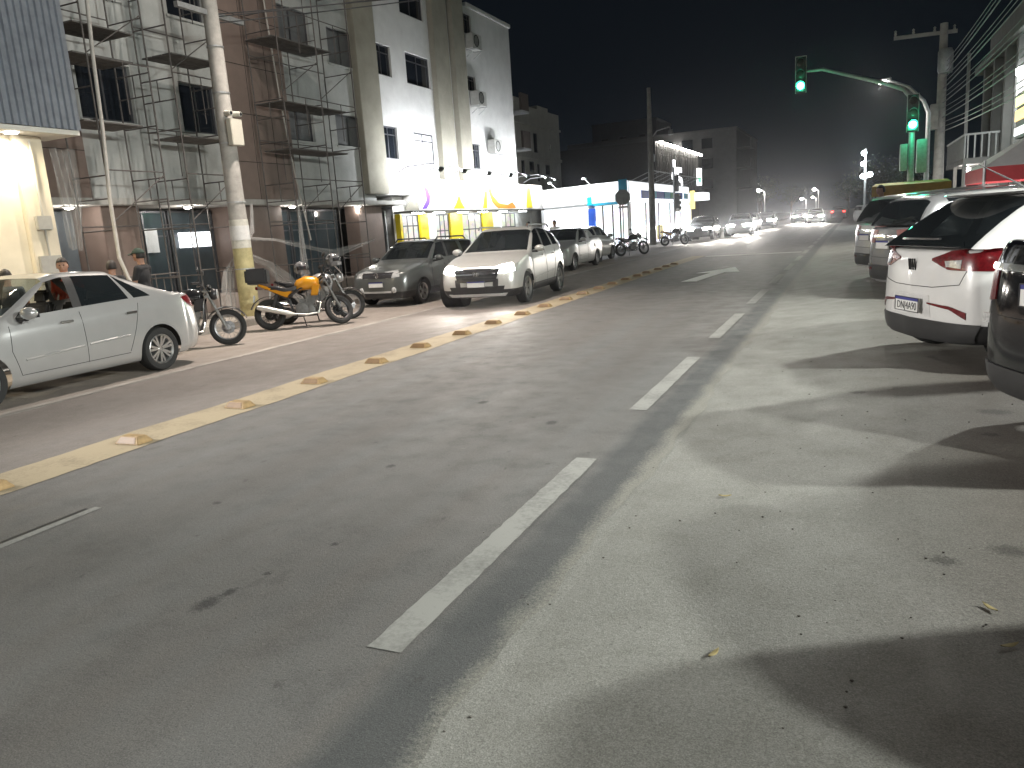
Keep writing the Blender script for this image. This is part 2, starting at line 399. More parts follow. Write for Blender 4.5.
class Car: pass
def car(name, label, loc, rz, s, paintm, group=None, sub=5, glass=None, rim='seven', detail=True, category='car'):
    glass = glass or TINT
    root = thing(name, label, category, loc, rz, group)
    L, Wd, H = s['L'], s['W'] / 2, s['H']; xf = L / 2; xr = -L / 2
    wb = s['wb']; fo = s['fo']; fax = xf - fo; rax = fax - wb; rw = s['rw']; WR = s['R']
    X = lambda d: xf - d
    zb = s.get('zb', 0.2); hz0, hz1 = s['hz0'], s['hz1']; bz0, bz1 = s['bz0'], s['bz1']
    hatch = s['type'] in ('hatch', 'suv')
    def low(x0, yf, top, nose, zbb=zb, bump=1.0):
        # rows 0..5 for a hood / deck / door column: nose>0 pulls the upper rows and bottom back (front), <0 for tail
        zz = [zbb, zbb, zbb + 0.11, zbb + 0.42 * (top - zbb), top - 0.17 * (top - zbb) - 0.02, top]
        fac = [0.84, 0.89, 0.975, 1.0, 0.978, 0.93]
        off = [0.07, 0.06, 0.01, 0.0, 0.035, 0.10]
        return [(x0 - nose * off[i], Wd * fac[i] * yf, zz[i]) for i in range(6)]
    def hood(x0, yf, z, crown=0.045):
        return [(x0, Wd * 0.86 * yf, z + 0.014 * yf), (x0, Wd * 0.45 * yf, z + crown * 0.85), (x0, 0.0, z + crown)]
    cols = []
    ns = s.get('nose', 1.0)
    for (dx, yf) in ((0.0, 0.0), (0.02, 0.5), (0.085, 0.80), (0.26, 0.955)):
        z = hz0 - 0.03 + 0.06 * (dx / 0.26)
        lo = low(xf - dx, yf, z, ns, zb + 0.0)
        h = hood(lo[5][0] - 0.012, yf * 0.98, z, 0.012 + 0.03 * dx / 0.26)
        if dx == 0.0: h = [(xf - ns * 0.112, 0.0, z + 0.006), (xf - ns * 0.116, 0, z + 0.010), (xf - ns * 0.12, 0, z + 0.012)]
        cols.append(lo + h)
    t = lambda d: hz0 + (hz1 - hz0) * min(1, max(0, (d - 0.26) / (s['xcowl'] - 0.26))) ** 0.75
    for d in (fo, (fo + s['xcowl']) / 2):
        z = t(d); cols.append(low(X(d), 1.0, z, 0) + hood(X(d), 1.0, z))
    d = s['xcowl']; cw = 6; z = hz1
    cols.append(low(X(d), 1.0, bz0 - 0.012, 0) + [(X(d) - 0.03, Wd * 0.87, hz1 + 0.012), (X(d) + 0.02, Wd * 0.5, hz1 + 0.03), (X(d) + 0.05, 0, hz1 + 0.03)])
    def cab(dl, du, bz, zr, rwf=rw, dum=None):
        return low(X(dl), 1.0, bz, 0) + [(X(du), Wd * rwf, zr - 0.065), (X(du), Wd * rwf * 0.80, zr - 0.012), (X(du) + 0.03, 0, zr)]
    lerp = lambda a, b, u: a + (b - a) * u
    bzat = lambda d: lerp(bz0, bz1, (d - s['xcowl']) / (s['xc'] - s['xcowl']))
    cols.append(cab(s['xcowl'] + 0.17, s['xrf'], bzat(s['xcowl'] + 0.17), s.get('zrf', H - 0.035)))
    cols.append(cab(s['xb'], s['xb'] + 0.03, bzat(s['xb']), H))
    cols.append(cab(s['xb'] + 0.12, s['xb'] + 0.15, bzat(s['xb'] + 0.12), H))
    cols.append(cab(s['xc'], s['xcu'], bz1, s.get('zc', H - 0.03)))
    cols.append(cab(s['xq'], s['xrr'], bz1 + 0.01, s['zrr'], rw * 0.97))
    # backlight base
    tz, tz2 = s['tz'], s['tz2']
    d = s['xbb']; xb_ = X(d) - s.get('bow', 0.03)
    cols.append(low(X(min(d, L - 0.56)), 0.992, tz - 0.02, 0) + [(X(d), Wd * 0.84, tz), (X(d) - s.get('bow', 0.03) * 0.6, Wd * 0.5, tz + 0.012), (X(d) - s.get('bow', 0.03), 0, tz + 0.016)])
    if s['type'] in ('sedan', 'pickup'):
        for u in (0.5, 0.93):
            dd = lerp(d, L - 0.42, u); z = lerp(tz, tz2, u)
            cols.append(low(X(dd), 0.99 - 0.02 * u, z, 0) + hood(X(dd), 0.985, z, 0.03))
    for (dx, yf) in (((0.40, 0.97), (0.17, 0.86), (0.05, 0.55), (0.0, 0.0)) if hatch else ((0.34, 0.965), (0.14, 0.85), (0.04, 0.55), (0.0, 0.0))):
        if hatch: z = tz2
        else: z = tz2 - 0.02
        lo = low(xr + dx, yf, z, -ns * s.get('tail', 1.0), zb + 0.02)
        k = 0.0 if hatch else 0.0
        h = hood(lo[5][0] + 0.012, yf * 0.98, z + 0.004, 0.012)
        if dx == 0.0:
            q = lo[5][0]; h = [(q + 0.012, 0, z + 0.006), (q + 0.016, 0, z + 0.010), (q + 0.02, 0, z + 0.012)]
        cols.append(lo + h)
    P = np.array(cols)                        # (C, 9, 3)
    P = pchip(P, sub); P = pchip(P.transpose(1, 0, 2), sub).transpose(1, 0, 2)
    nc, nr = P.shape[:2]
    mb = MB()
    seq = np.concatenate([P[:, ::-1] * np.array([1, -1, 1]), P[:, 1:]], axis=1)   # right (y<0) top->bottom ... simple double sheet
    Lh = P; Rh = P * np.array([1, -1, 1])
    names = {}
    slots = [paintm, PLASTIC, LINER]; slotname = ['body', 'body', 'body']
    def slot(nm):
        if nm not in names: names[nm] = len(slots); slots.append(mat('tmp_' + nm, (0, 0, 0), var=0)); slotname.append(nm)
        return names[nm]
    suv = s['type'] == 'suv'
    for side, H_ in ((1, Lh), (-1, Rh)):
        o = len(mb.v); mb.v += [tuple(p) for p in H_.reshape(-1, 3)]
        for i in range(nc - 1):
            ci, si = divmod(i, sub)
            for j in range(nr - 1):
                rj, sj = divmod(j, sub)
                mi = 0
                if rj == 0 or (rj == 1 and s.get('clad')): mi = 1
                if rj == 2 and s.get('clad') and sj < 2: mi = 1
                if ci == 6 and rj >= 6 and not (si == 0) and not (rj == 6 and sj == 0): mi = slot('windshield')
                if rj == 5 and 0 < sj < sub - (0 if sub > 2 else 0):
                    if ci == 7 and si < sub: mi = slot('front_side_window.%d' % side)
                    if ci == 9 and s['type'] != 'pickup': mi = slot('rear_side_window.%d' % side)
                    if ci == 10 and s.get('quarter', True) and si < sub - 1 and si > 0: mi = slot('quarter_window.%d' % side)
                    if ci == 6 and si >= sub - 2 and s.get('apillar', False): mi = slot('front_quarter_window.%d' % side)
                    if ci == 8: mi = 1
                if ci == 11 and rj >= 6 and not (rj == 6 and sj == 0) and 0 < si < sub: mi = slot('rear_window')
                q = (o + i * nr + j, o + (i + 1) * nr + j, o + (i + 1) * nr + j + 1, o + i * nr + j + 1)
                mb.f.append(q if side > 0 else q[::-1]); mb.m.append(mi)
    me = mb.mesh('body', slots)
    ob = link('body', me, None)
    # wheel wells
    cm = MB()
    for ax in (fax, rax):
        for sd in (1, -1):
            y0, y1 = Wd - 0.30, Wd + 0.15
            cm.lathe([(0, y0 * sd), (WR * 1.14, y0 * sd), (WR * 1.14, y1 * sd), (0, y1 * sd)], (ax, 0, WR * 1.0), 'Y', 40)
    cme = cm.mesh('cut', [LINER])
    co = link('cut', cme)
    md = ob.modifiers.new('b', 'BOOLEAN'); md.operation = 'DIFFERENCE'; md.object = co; md.solver = 'EXACT'
    try: md.material_mode = 'TRANSFER'
    except Exception: pass
    bpy.context.view_layer.update()
    dg = bpy.context.evaluated_depsgraph_get()
    res = bpy.data.meshes.new_from_object(ob.evaluated_get(dg))
    bpy.data.objects.remove(co); bpy.data.objects.remove(ob)
    # split by material
    bm = bmesh.new(); bm.from_mesh(res)
    bvh = BVHTree.FromBMesh(bm)
    rmats = [m_.name if m_ else '' for m_ in res.materials]
    C = Car(); C.root = root; C.bvh = bvh; C.fax = fax; C.rax = rax; C.xf = xf; C.xr = xr; C.Wd = Wd; C.s = s; C.X = X
    groups = {}
    for f in bm.faces:
        mn = rmats[f.material_index] if f.material_index < len(rmats) else ''
        if mn.startswith('tmp_'): groups.setdefault(mn[4:].split('.')[0] + mn[mn.find('.', 4):] if False else mn[4:], []).append(f)
        else: groups.setdefault('body', []).append(f)
    def sub_mesh(nm, faces, ms, mi_of):
        vs = {}; V = []; F = []; M = []
        for f in faces:
            idx = []
            for v in f.verts:
                if v.index not in vs: vs[v.index] = len(V); V.append(v.co[:])
                idx.append(vs[v.index])
            F.append(idx); M.append(mi_of(f))
        m2 = bpy.data.meshes.new(nm); m2.from_pydata(V, [], F)
        for x in ms: m2.materials.append(x)
        m2.polygons.foreach_set('material_index', M)
        b2 = bmesh.new(); b2.from_mesh(m2)
        for f in b2.faces: f.smooth = True
        for e in b2.edges:
            if len(e.link_faces) == 2 and (e.calc_face_angle(0) > 0.62 or e.link_faces[0].material_index != e.link_faces[1].material_index): e.smooth = False
        b2.to_mesh(m2); b2.free()
        return m2
    order = {paintm.name: 0, PLASTIC.name: 1, LINER.name: 2}
    C.parts = {}
    for nm, fs in groups.items():
        if nm == 'body':
            m2 = sub_mesh('body', fs, [paintm, PLASTIC, LINER], lambda f: order.get(rmats[f.material_index], 2))
            C.parts['body'] = link('body', m2, root)
        else:
            base = nm.split('.')[0]
            m2 = sub_mesh(base, fs, [s.get('wglass', {}).get(nm, glass)], lambda f: 0)
            if s.get('wglass', {}).get(nm, 1) is None: continue
            C.parts[nm] = link(base, m2, root)
    bm.free()
    for ax, st in ((fax, s.get('steer', 0.0)), (rax, 0.0)):
        for sd in (1, -1): add_wheel(root, ax, sd * (Wd - s.get('tw', 0.20) / 2 - 0.015), WR, s.get('tw', 0.20), rim, st)
    if detail:
        # door mirrors
        for sd in (1, -1):
            m_ = MB(); bx = X(s['xcowl'] + 0.25); bz = bzat(s['xcowl'] + 0.2)
            m_.ell((bx - 0.02, sd * (Wd + 0.09), bz + 0.10), 0.085, 0.115, 0.075, 14, 9, 0)
            m_.obox((bx, sd * (Wd - 0.015), bz + 0.035), (0.035, 0, 0), (0, 0.07, 0), (0, 0, 0.022), 1)
            m_.obox((bx - 0.075, sd * (Wd + 0.09), bz + 0.10), (0.012, 0, 0), (0, 0.088, 0), (0, 0, 0.054), 2)
            m_.build('side_mirror', [paintm, PLASTIC, DARKLENS], root, smooth=0.8)
    return C

def cast(C, phi, sc, z, off=0.004):
    d = Vector((math.cos(phi), math.sin(phi), 0)); pr = Vector((-math.sin(phi), math.cos(phi), 0))
    o = d * 6 + pr * sc + Vector((0, 0, z))
    if abs(d.x) > 0.3:      # front / rear pieces: s is the distance across the car, at its end
        o = Vector((math.copysign(C.xf - 0.15, d.x), math.copysign(sc, sc * d.x) if sc else 0.0, z)) + d * 5
        if abs(phi) > 0.02 and abs(abs(phi) - math.pi) > 0.02: pass
    hit, nor, idx, dist = C.bvh.ray_cast(o, -d)
    if hit is None:
        hit, nor, idx, dist = C.bvh.find_nearest(o - d * 5)
    if nor.dot(d) < 0: nor = -nor
    return hit + nor * off, nor
def decal(C, name, m, phi, A, B, n=12, rows=5, off=0.006, parent=None):
    """patch on the body seen along heading phi (degrees, 0 front, 90 left, 180 rear) between polylines A and B of (s, z)"""
    phi = R(phi)
    def res(pl, n):
        pl = [Vector((p[0], p[1])) for p in pl]
        if len(pl) == 1: return [pl[0]] * (n + 1)
        ls = [0]
        for a, b in zip(pl, pl[1:]): ls.append(ls[-1] + (b - a).length)
        out = []
        for k in range(n + 1):
            t = ls[-1] * k / n
            for i in range(len(pl) - 1):
                if t <= ls[i + 1] + 1e-9:
                    u = (t - ls[i]) / max(1e-9, ls[i + 1] - ls[i]); out.append(pl[i].lerp(pl[i + 1], u)); break
        return out
    A = res(A, n); B = res(B, n)
    top = []; bot = []
    for r in range(rows + 1):
        a = []; b = []
        for k in range(n + 1):
            p = A[k].lerp(B[k], r / rows)
            h, nn = cast(C, phi, p.x, p.y, off); a.append(tuple(h)); b.append(tuple(h - nn * (off + 0.008)))
        top.append(a); bot.append(b)
    mb = MB(); mb.grid(top)
    o1 = len(mb.v); mb.v += [p for r_ in bot for p in r_]; w = n + 1
    bd = [(0, k) for k in range(n + 1)] + [(r, n) for r in range(1, rows + 1)] + [(rows, k) for k in range(n - 1, -1, -1)] + [(r, 0) for r in range(rows - 1, 0, -1)]
    for i in range(len(bd)):
        a, b = bd[i], bd[(i + 1) % len(bd)]
        mb.f.append((a[0] * w + a[1], b[0] * w + b[1], o1 + b[0] * w + b[1], o1 + a[0] * w + a[1])); mb.m.append(0)
    return mb.build(name, m, parent or C.root, smooth=0.9)
def seam(C, phi, pts, w=0.007, m=None, name='panel_gap', mb=None):
    m = m or SEAM; phi = R(phi); own = mb is None; mb = mb or MB()
    P = []
    for (a, b) in zip(pts, pts[1:]):
        for k in range(8):
            u = k / 8; P.append(cast(C, phi, a[0] + (b[0] - a[0]) * u, a[1] + (b[1] - a[1]) * u, 0.0)[0])
    P.append(cast(C, phi, pts[-1][0], pts[-1][1], 0.0)[0])
    mb.tube(P, w / 2, 6)
    return mb.build(name, m, C.root) if own else mb
def handles(C, m, ds, side, z):
    for d in ds:
        phi = 90 * side; h, n = cast(C, R(phi), C.X(d) * (-1) * side if False else (-C.X(d) if side > 0 else C.X(d)), z, 0.022)
        mb = MB(); mb.obox(h, (0.085, 0, 0), (0, 0.010, 0), (0, 0, 0.015)); mb.obox(h + Vector((0.055, -0.02 * side, 0)), (0.012, 0, 0), (0, 0.02, 0), (0, 0, 0.012)); mb.obox(h + Vector((-0.055, -0.02 * side, 0)), (0.012, 0, 0), (0, 0.02, 0), (0, 0, 0.012))
        mb.build('door_handle', m, C.root, bevel=0.004)
def plate(C, phi, z, txt=None, s=0.0, off=0.03, tilt=0.0):
    h, n = cast(C, R(phi), s, z, off); d = Vector((math.cos(R(phi)), math.sin(R(phi)), 0)); pr = Vector((-d.y, d.x, 0))
    h2, _ = cast(C, R(phi), s, z + 0.05, off)
    h = h if (h - h2).dot(d) > 0 else h2; h = Vector((h.x, h.y, z)) + d * 0.004
    up = Vector((0, 0, 1))
    mb = MB(); mb.obox(h, pr * 0.2, d * 0.004, up * 0.065, 0)
    mb.obox(h + d * 0.0045 + up * 0.049, pr * 0.194, d * 0.002, up * 0.0145, 1)
    for (c, a, b) in ((up * 0.0635, pr * 0.2, up * 0.003), (-up * 0.0635, pr * 0.2, up * 0.003), (pr * 0.1985, pr * 0.003, up * 0.06), (-pr * 0.1985, pr * 0.003, up * 0.06)):
        mb.obox(h + d * 0.0075 + c, a, d * 0.0025, b, 2)
    o = mb.build('licence_plate', [PLATEW, PLATEB, PLATEK], C.root)
    if txt: text('plate_text', txt, 0.098, h + d * 0.0052 - up * 0.016, -pr if False else pr, up, PLATEK, o, 0.0015, 0.86)
    return o
# ================================================================== motorcycles
BLKM = mat('motorcycle_black', (0.02, 0.02, 0.022), 0.35, var=0.15, coat=0.3)
ENGM = mat('engine_alloy', (0.24, 0.24, 0.235), 0.38, metal=0.8, var=0.25, scale=18)
def motorcycle(name, label, loc, rz, tank, side_panel, steer=0.0, style='street', box=False, lean=-7, rimm=None, group=None, shield=None, exh=None, screen=False):
    root = thing(name, label, 'motorcycle', loc, rz, group)
    root.rotation_euler = (R(lean), 0, rz)
    exh = exh or CHROME; rimm = rimm or STEELRIM; shield = shield or tank
    trail = style == 'trail'
    rf = 0.335 if trail else 0.305; rr = 0.315 if trail else 0.30
    xr_, xfw = -0.66, 0.66
    head = Vector((0.34, 0, 0.86)); ax = Vector((xfw, 0, rf))
    # front assembly rotates about the steering axis
    Rm = Matrix.Rotation(steer, 4, (ax - head).normalized()) if steer else Matrix.Identity(4)
    Tm = Matrix.Translation(head) @ Rm @ Matrix.Translation(-head)
    def T(o):
        o.data.transform(Tm); return o
    def whl(nm_x, r, w, front):
        e = bpy.data.objects.new('wheel', None); COL.objects.link(e); e.parent = root
        t = MB(); t.lathe([(r - w * 0.95, -w * 0.36), (r - w * 0.5, -w * 0.52), (r - w * 0.14, -w * 0.36), (r, 0), (r - w * 0.14, w * 0.36), (r - w * 0.5, w * 0.52), (r - w * 0.95, w * 0.36)], (nm_x, 0, r), 'Y', 32, closed=True)
        m = MB(); ri = r - w * 0.95
        m.lathe([(ri, -w * 0.33), (ri - 0.02, -w * 0.2), (ri - 0.02, w * 0.2), (ri, w * 0.33), (ri + 0.008, w * 0.36), (ri + 0.008, -w * 0.36)], (nm_x, 0, r), 'Y', 32, closed=True)
        m.lathe([(0, -0.06), (0.05, -0.055), (0.055, -0.02), (0.055, 0.02), (0.05, 0.055), (0, 0.06)], (nm_x, 0, r), 'Y', 16)
        n = 18
        for i in range(n):
            a = 2 * math.pi * i / n; b = a + (0.35 if i % 2 else -0.35); sgn = 1 if i % 2 else -1
            m.tube([(nm_x + 0.05 * math.cos(b), 0.03 * sgn, r + 0.05 * math.sin(b)), (nm_x + (ri - 0.015) * math.cos(a), 0, r + (ri - 0.015) * math.sin(a))], 0.0035, 5)
        m.lathe([(0.055, 0.052), (0.11, 0.056), (0.11, 0.061), (0.055, 0.063)], (nm_x, 0, r), 'Y', 24, closed=True)
        a = t.build('tyre', RUBBER, e, smooth=0.7); b = m.build('rim', rimm, e, smooth=0.6)
        if front: T(a); T(b)
        return e
    whl(xfw, rf, 0.095, True); whl(xr_, rr, 0.115, False)
    f = MB(); dirf = (head - ax).normalized()
    for sd in (1, -1):
        lo = ax + Vector((-0.02, 0.095 * sd, 0)); up = head + Vector((0.045, 0.095 * sd, 0.05))
        f.tube([lo, lo.lerp(up, 0.52), lo.lerp(up, 0.53), up], [0.026, 0.028, 0.019, 0.019], 10)
    f.obox(head + Vector((0.04, 0, -0.02)), (0.03, 0, 0), (0, 0.12, 0), (0, 0, 0.018)); f.obox(head + Vector((0.02, 0, 0.07)), (0.03, 0, 0), (0, 0.12, 0), (0, 0, 0.014))
    T(f.build('fork', ENGM if not trail else STEELRIM, root, smooth=0.6))
    # front fender
    g = MB(); rows = []
    hgt = 0.11 if trail else 0.02
    for k in range(13):
        a = R(150 - 125 * k / 12) if not trail else R(140 - 95 * k / 12); rd = rf + 0.035 + hgt
        rows.append([(xfw + rd * math.cos(a) * (1 - 0.0), y, rf + rd * math.sin(a) - abs(y) * 0.35) for y in (-0.07, -0.045, 0, 0.045, 0.07)])
    g.grid(rows); o2 = g.build('front_fender', shield if trail else BLKM, root, smooth=0.9); so = o2.modifiers.new('s', 'SOLIDIFY'); so.thickness = 0.006
    T(o2)
    # headlight + cowl
    h = MB(); hc = head + Vector((0.15, 0, 0.02))
    h.ell(hc, 0.085, 0.095, 0.10, 16, 10, 0); h.lathe([(0.0, 0.088), (0.075, 0.075), (0.088, 0.055), (0.075, 0.05)], (hc.x, hc.y, hc.z), 'X', 20, mi=1)
    T(h.build('headlight', [shield if trail or screen else BLKM, CLEARLENS], root, smooth=0.8))
    if screen:
        w = MB(); rows = []
        for k in range(7):
            u = k / 6; rows.append([(hc.x + 0.07 - 0.16 * u + 0.02 * math.sin(3 * u) - y * y * 1.5, y, hc.z + 0.06 + 0.22 * u) for y in np.linspace(-0.12 + 0.03 * u, 0.12 - 0.03 * u, 7)])
        w.grid(rows); o3 = w.build('windscreen', shield, root, smooth=0.9); o3.modifiers.new('s', 'SOLIDIFY').thickness = 0.006; T(o3)
    # handlebar + levers + mirrors
    b = MB(); hb = head + Vector((0.0, 0, 0.10))
    b.tube([hb + Vector((-0.12, 0.37, 0.09)), hb + Vector((-0.05, 0.27, 0.11)), hb + Vector((0.02, 0.12, 0.02)), hb, hb + Vector((0.02, -0.12, 0.02)), hb + Vector((-0.05, -0.27, 0.11)), hb + Vector((-0.12, -0.37, 0.09))], 0.012, 8)
    for sd in (1, -1):
        b.tube([hb + Vector((-0.13, 0.38 * sd, 0.09)), hb + Vector((-0.085, 0.27 * sd, 0.105))], 0.018, 8)
        b.tube([hb + Vector((-0.03, 0.25 * sd, 0.11)), hb + Vector((-0.06, 0.38 * sd, 0.10))], 0.006, 6)
        b.obox(hb + Vector((-0.06, 0.23 * sd, 0.11)), (0.025, 0, 0), (0, 0.03, 0), (0, 0, 0.022))
    T(b.build('handlebar', BLKM, root, smooth=0.6))
    for sd in (1, -1):
        q = MB(); p0 = hb + Vector((-0.06, 0.25 * sd, 0.12)); p1 = hb + Vector((-0.02, 0.33 * sd, 0.30)); q.tube([p0, p0.lerp(p1, 0.5) + Vector((0.02, 0, 0)), p1], 0.006, 6)
        q.ell(p1 + Vector((0, 0.04 * sd, 0.02)), 0.018, 0.07, 0.045, 14, 8)
        T(q.build('mirror', BLKM, root, smooth=0.8))
    # instruments
    q = MB(); q.ell(hb + Vector((0.09, 0, 0.04)), 0.04, 0.085, 0.05, 14, 8); T(q.build('dashboard', BLKM, root, smooth=0.8))
    # frame, engine
    fr = MB(); eng = Vector((0.05, 0, 0.42))
    for sd in (1, -1):
        y = 0.08 * sd
        fr.tube([head + Vector((-0.02, y * 0.4, -0.06)), (0.30, y, 0.46), (0.2, y, 0.23), (-0.2, y, 0.22), (-0.26, y, 0.55), (-0.62, y, 0.78)], 0.016, 8)
        fr.tube([head + Vector((-0.03, y * 0.4, 0)), (-0.05, y, 0.75), (-0.28, y, 0.62)], 0.016, 8)
        fr.tube([(-0.22, y * 1.25, 0.36), (xr_, y * 1.1, rr)], [0.024, 0.018], 8)
        fr.tube([(xr_ + 0.05, y * 1.5, rr + 0.03), (-0.48, y * 1.4, 0.68)], [0.022, 0.03], 10)
        fr.tube([(-0.12, y, 0.25), (-0.12, y * 2.6, 0.25)], 0.014, 8)
    fr.build('frame', BLKM, root, smooth=0.7)
    e = MB(); e.lathe([(0, -0.13), (0.12, -0.12), (0.135, -0.07), (0.135, 0.07), (0.12, 0.12), (0, 0.13)], (-0.03, 0, 0.36), 'Y', 22)
    e.lathe([(0, -0.12), (0.085, -0.11), (0.09, 0.11), (0, 0.12)], (0.13, 0, 0.33), 'Y', 20)
    for k in range(9):
        c = Vector((0.10, 0, 0.42)) + Vector((0.045, 0, 0.1)) * (k / 8 * 1.9); e.obox(c, (0.085, 0, -0.038), (0, 0.092, 0), (0.004, 0, 0.0085))
    e.obox((0.14, 0, 0.50), (0.06, 0, -0.027), (0, 0.07, 0), (0.045, 0, 0.10)); e.obox((-0.02, 0, 0.5), (0.06, 0, 0), (0, 0.06, 0), (0, 0, 0.05))
    e.build('engine', ENGM, root, smooth=0.6)
    # exhaust (right side, y<0)
    ex = MB(); ex.tube([(0.2, -0.04, 0.52), (0.33, -0.08, 0.45), (0.28, -0.12, 0.27), (0.05, -0.14, 0.24), (-0.18, -0.155, 0.27)], 0.021, 10)
    zt = 0.40 if not trail else 0.62
    ex.tube([(-0.18, -0.155, 0.27), (-0.3, -0.165, 0.30), (-0.78, -0.19, zt + 0.03), (-0.86, -0.195, zt + 0.05)], [0.024, 0.048, 0.054, 0.04], 14)
    ex.build('exhaust', exh, root, smooth=0.7)
    # tank
    tk = MB(); rows = []
    for k in range(13):
        u = k / 12; x = 0.33 - 0.47 * u
        wd = 0.135 * (math.sin(math.pi * min(1, 0.25 + 0.62 * u)) ** 0.6) * (1 if u < 0.6 else 1 - 0.55 * (u - 0.6) / 0.4); top = 0.93 + 0.065 * math.sin(math.pi * (0.12 + 0.62 * u)) - 0.16 * max(0, u - 0.55) ; bt = 0.72
        if u in (0.0, 1.0): wd *= 0.45; top -= 0.04; bt += 0.05
        rows.append([(x, wd * math.cos(a) * (1.0 if math.sin(a) < 0.3 else 0.97), (top + bt) / 2 + (top - bt) / 2 * math.sin(a)) for a in np.linspace(0, 2 * math.pi, 17)])
    tk.grid(rows); tk.add(rows[0][:-1], [tuple(range(16))]); tk.add(rows[-1][:-1], [tuple(range(16))])
    tk.build('fuel_tank', tank, root, smooth=0.8)
    if not trail:
        for sd in (1, -1):
            q = MB(); q.prism([(0.36, 0.82), (0.30, 0.62), (0.16, 0.60), (0.2, 0.80)], (0, 0.10 * sd, 0), (1, 0, 0), (0, 0, 1), (0, 0.05 * sd, 0)); q.build('tank_shroud', tank, root, bevel=0.015)
    # seat
    st = MB(); rows = []
    for k in range(12):
        u = k / 11; x = -0.10 - 0.60 * u; z = 0.80 - 0.035 * math.sin(math.pi * min(1, u * 1.6)) + 0.06 * max(0, u - 0.45); wd = 0.08 + 0.055 * math.sin(math.pi * min(1, 0.12 + u * 0.8))
        rows.append([(x, -wd, z - 0.05), (x, -wd * 0.95, z), (x, -wd * 0.5, z + 0.025), (x, 0, z + 0.03), (x, wd * 0.5, z + 0.025), (x, wd * 0.95, z), (x, wd, z - 0.05), (x, 0, z - 0.06), (x, -wd, z - 0.05)])
    st.grid(rows); st.build('seat', BLKM, root, smooth=0.8)
    for sd in (1, -1):
        q = MB(); q.prism([(-0.18, 0.74), (-0.30, 0.60), (-0.5, 0.70), (-0.82, 0.86), (-0.80, 0.90), (-0.5, 0.78)], (0, 0.085 * sd, 0), (1, 0, 0), (0, 0, 1), (0, 0.03 * sd, 0)); q.build('side_panel', side_panel, root, bevel=0.012)
    q = MB(); rows = []
    for k in range(10):
        a = R(75 + 85 * k / 9); rd = rr + (0.05 if not trail else 0.2); rows.append([(xr_ + rd * math.cos(a) * 1.05, y, rr + rd * math.sin(a)) for y in (-0.075, 0, 0.075)])
    q.grid(rows); o4 = q.build('rear_fender', BLKM, root, smooth=0.9); o4.modifiers.new('s', 'SOLIDIFY').thickness = 0.006
    q = MB(); q.obox((-0.86, 0, 0.82), (0.02, 0, 0), (0, 0.06, 0), (0, 0, 0.03)); q.build('tail_light', REDLENS, root, bevel=0.008)
    q = MB(); q.obox((-0.93, 0, 0.62), (0.004, 0, 0.001), (0, 0.085, 0), (0.01, 0, 0.065)); q.build('licence_plate', PLATEW, root)
    q = MB(); q.tube([(-0.05, 0.12, 0.24), (-0.02, 0.24, 0.03), (0.03, 0.27, 0.02)], 0.012, 8); q.build('kickstand', BLKM, root)
    if box:
        q = MB(); q.box(-1.03, -0.62, -0.21, 0.21, 0.90, 1.19); o = q.build('top_box', mat('top_box_black', (0.025, 0.025, 0.027), 0.5, var=0.15), root, bevel=0.035, smooth=0.9)
        q = MB(); q.box(-1.035, -0.615, -0.213, 0.213, 1.05, 1.063); q.build('top_box_band', PLASTIC, o, bevel=0.004)
    return root
def helmet(label, loc, rz, m, group=None):
    q = thing('helmet', label, 'helmet', loc, rz, group)
    a = MB(); a.ell((0, 0, 0.13), 0.15, 0.125, 0.135, 20, 14); a.obox((0.07, 0, 0.05), (0.07, 0, 0), (0, 0.09, 0), (0, 0, 0.035)); a.build('shell', m, q, smooth=0.9)
    v = MB(); P = []
    for j in range(5):
        z = 0.10 + 0.075 * j / 4; P.append([(0.156 * math.cos(t), 0.131 * math.sin(t), z) for t in np.linspace(-1.15, 1.15, 13)])
    v.grid(P); o = v.build('visor', DARKLENS, q, smooth=0.9); o.modifiers.new('s', 'SOLIDIFY').thickness = 0.006
    return q

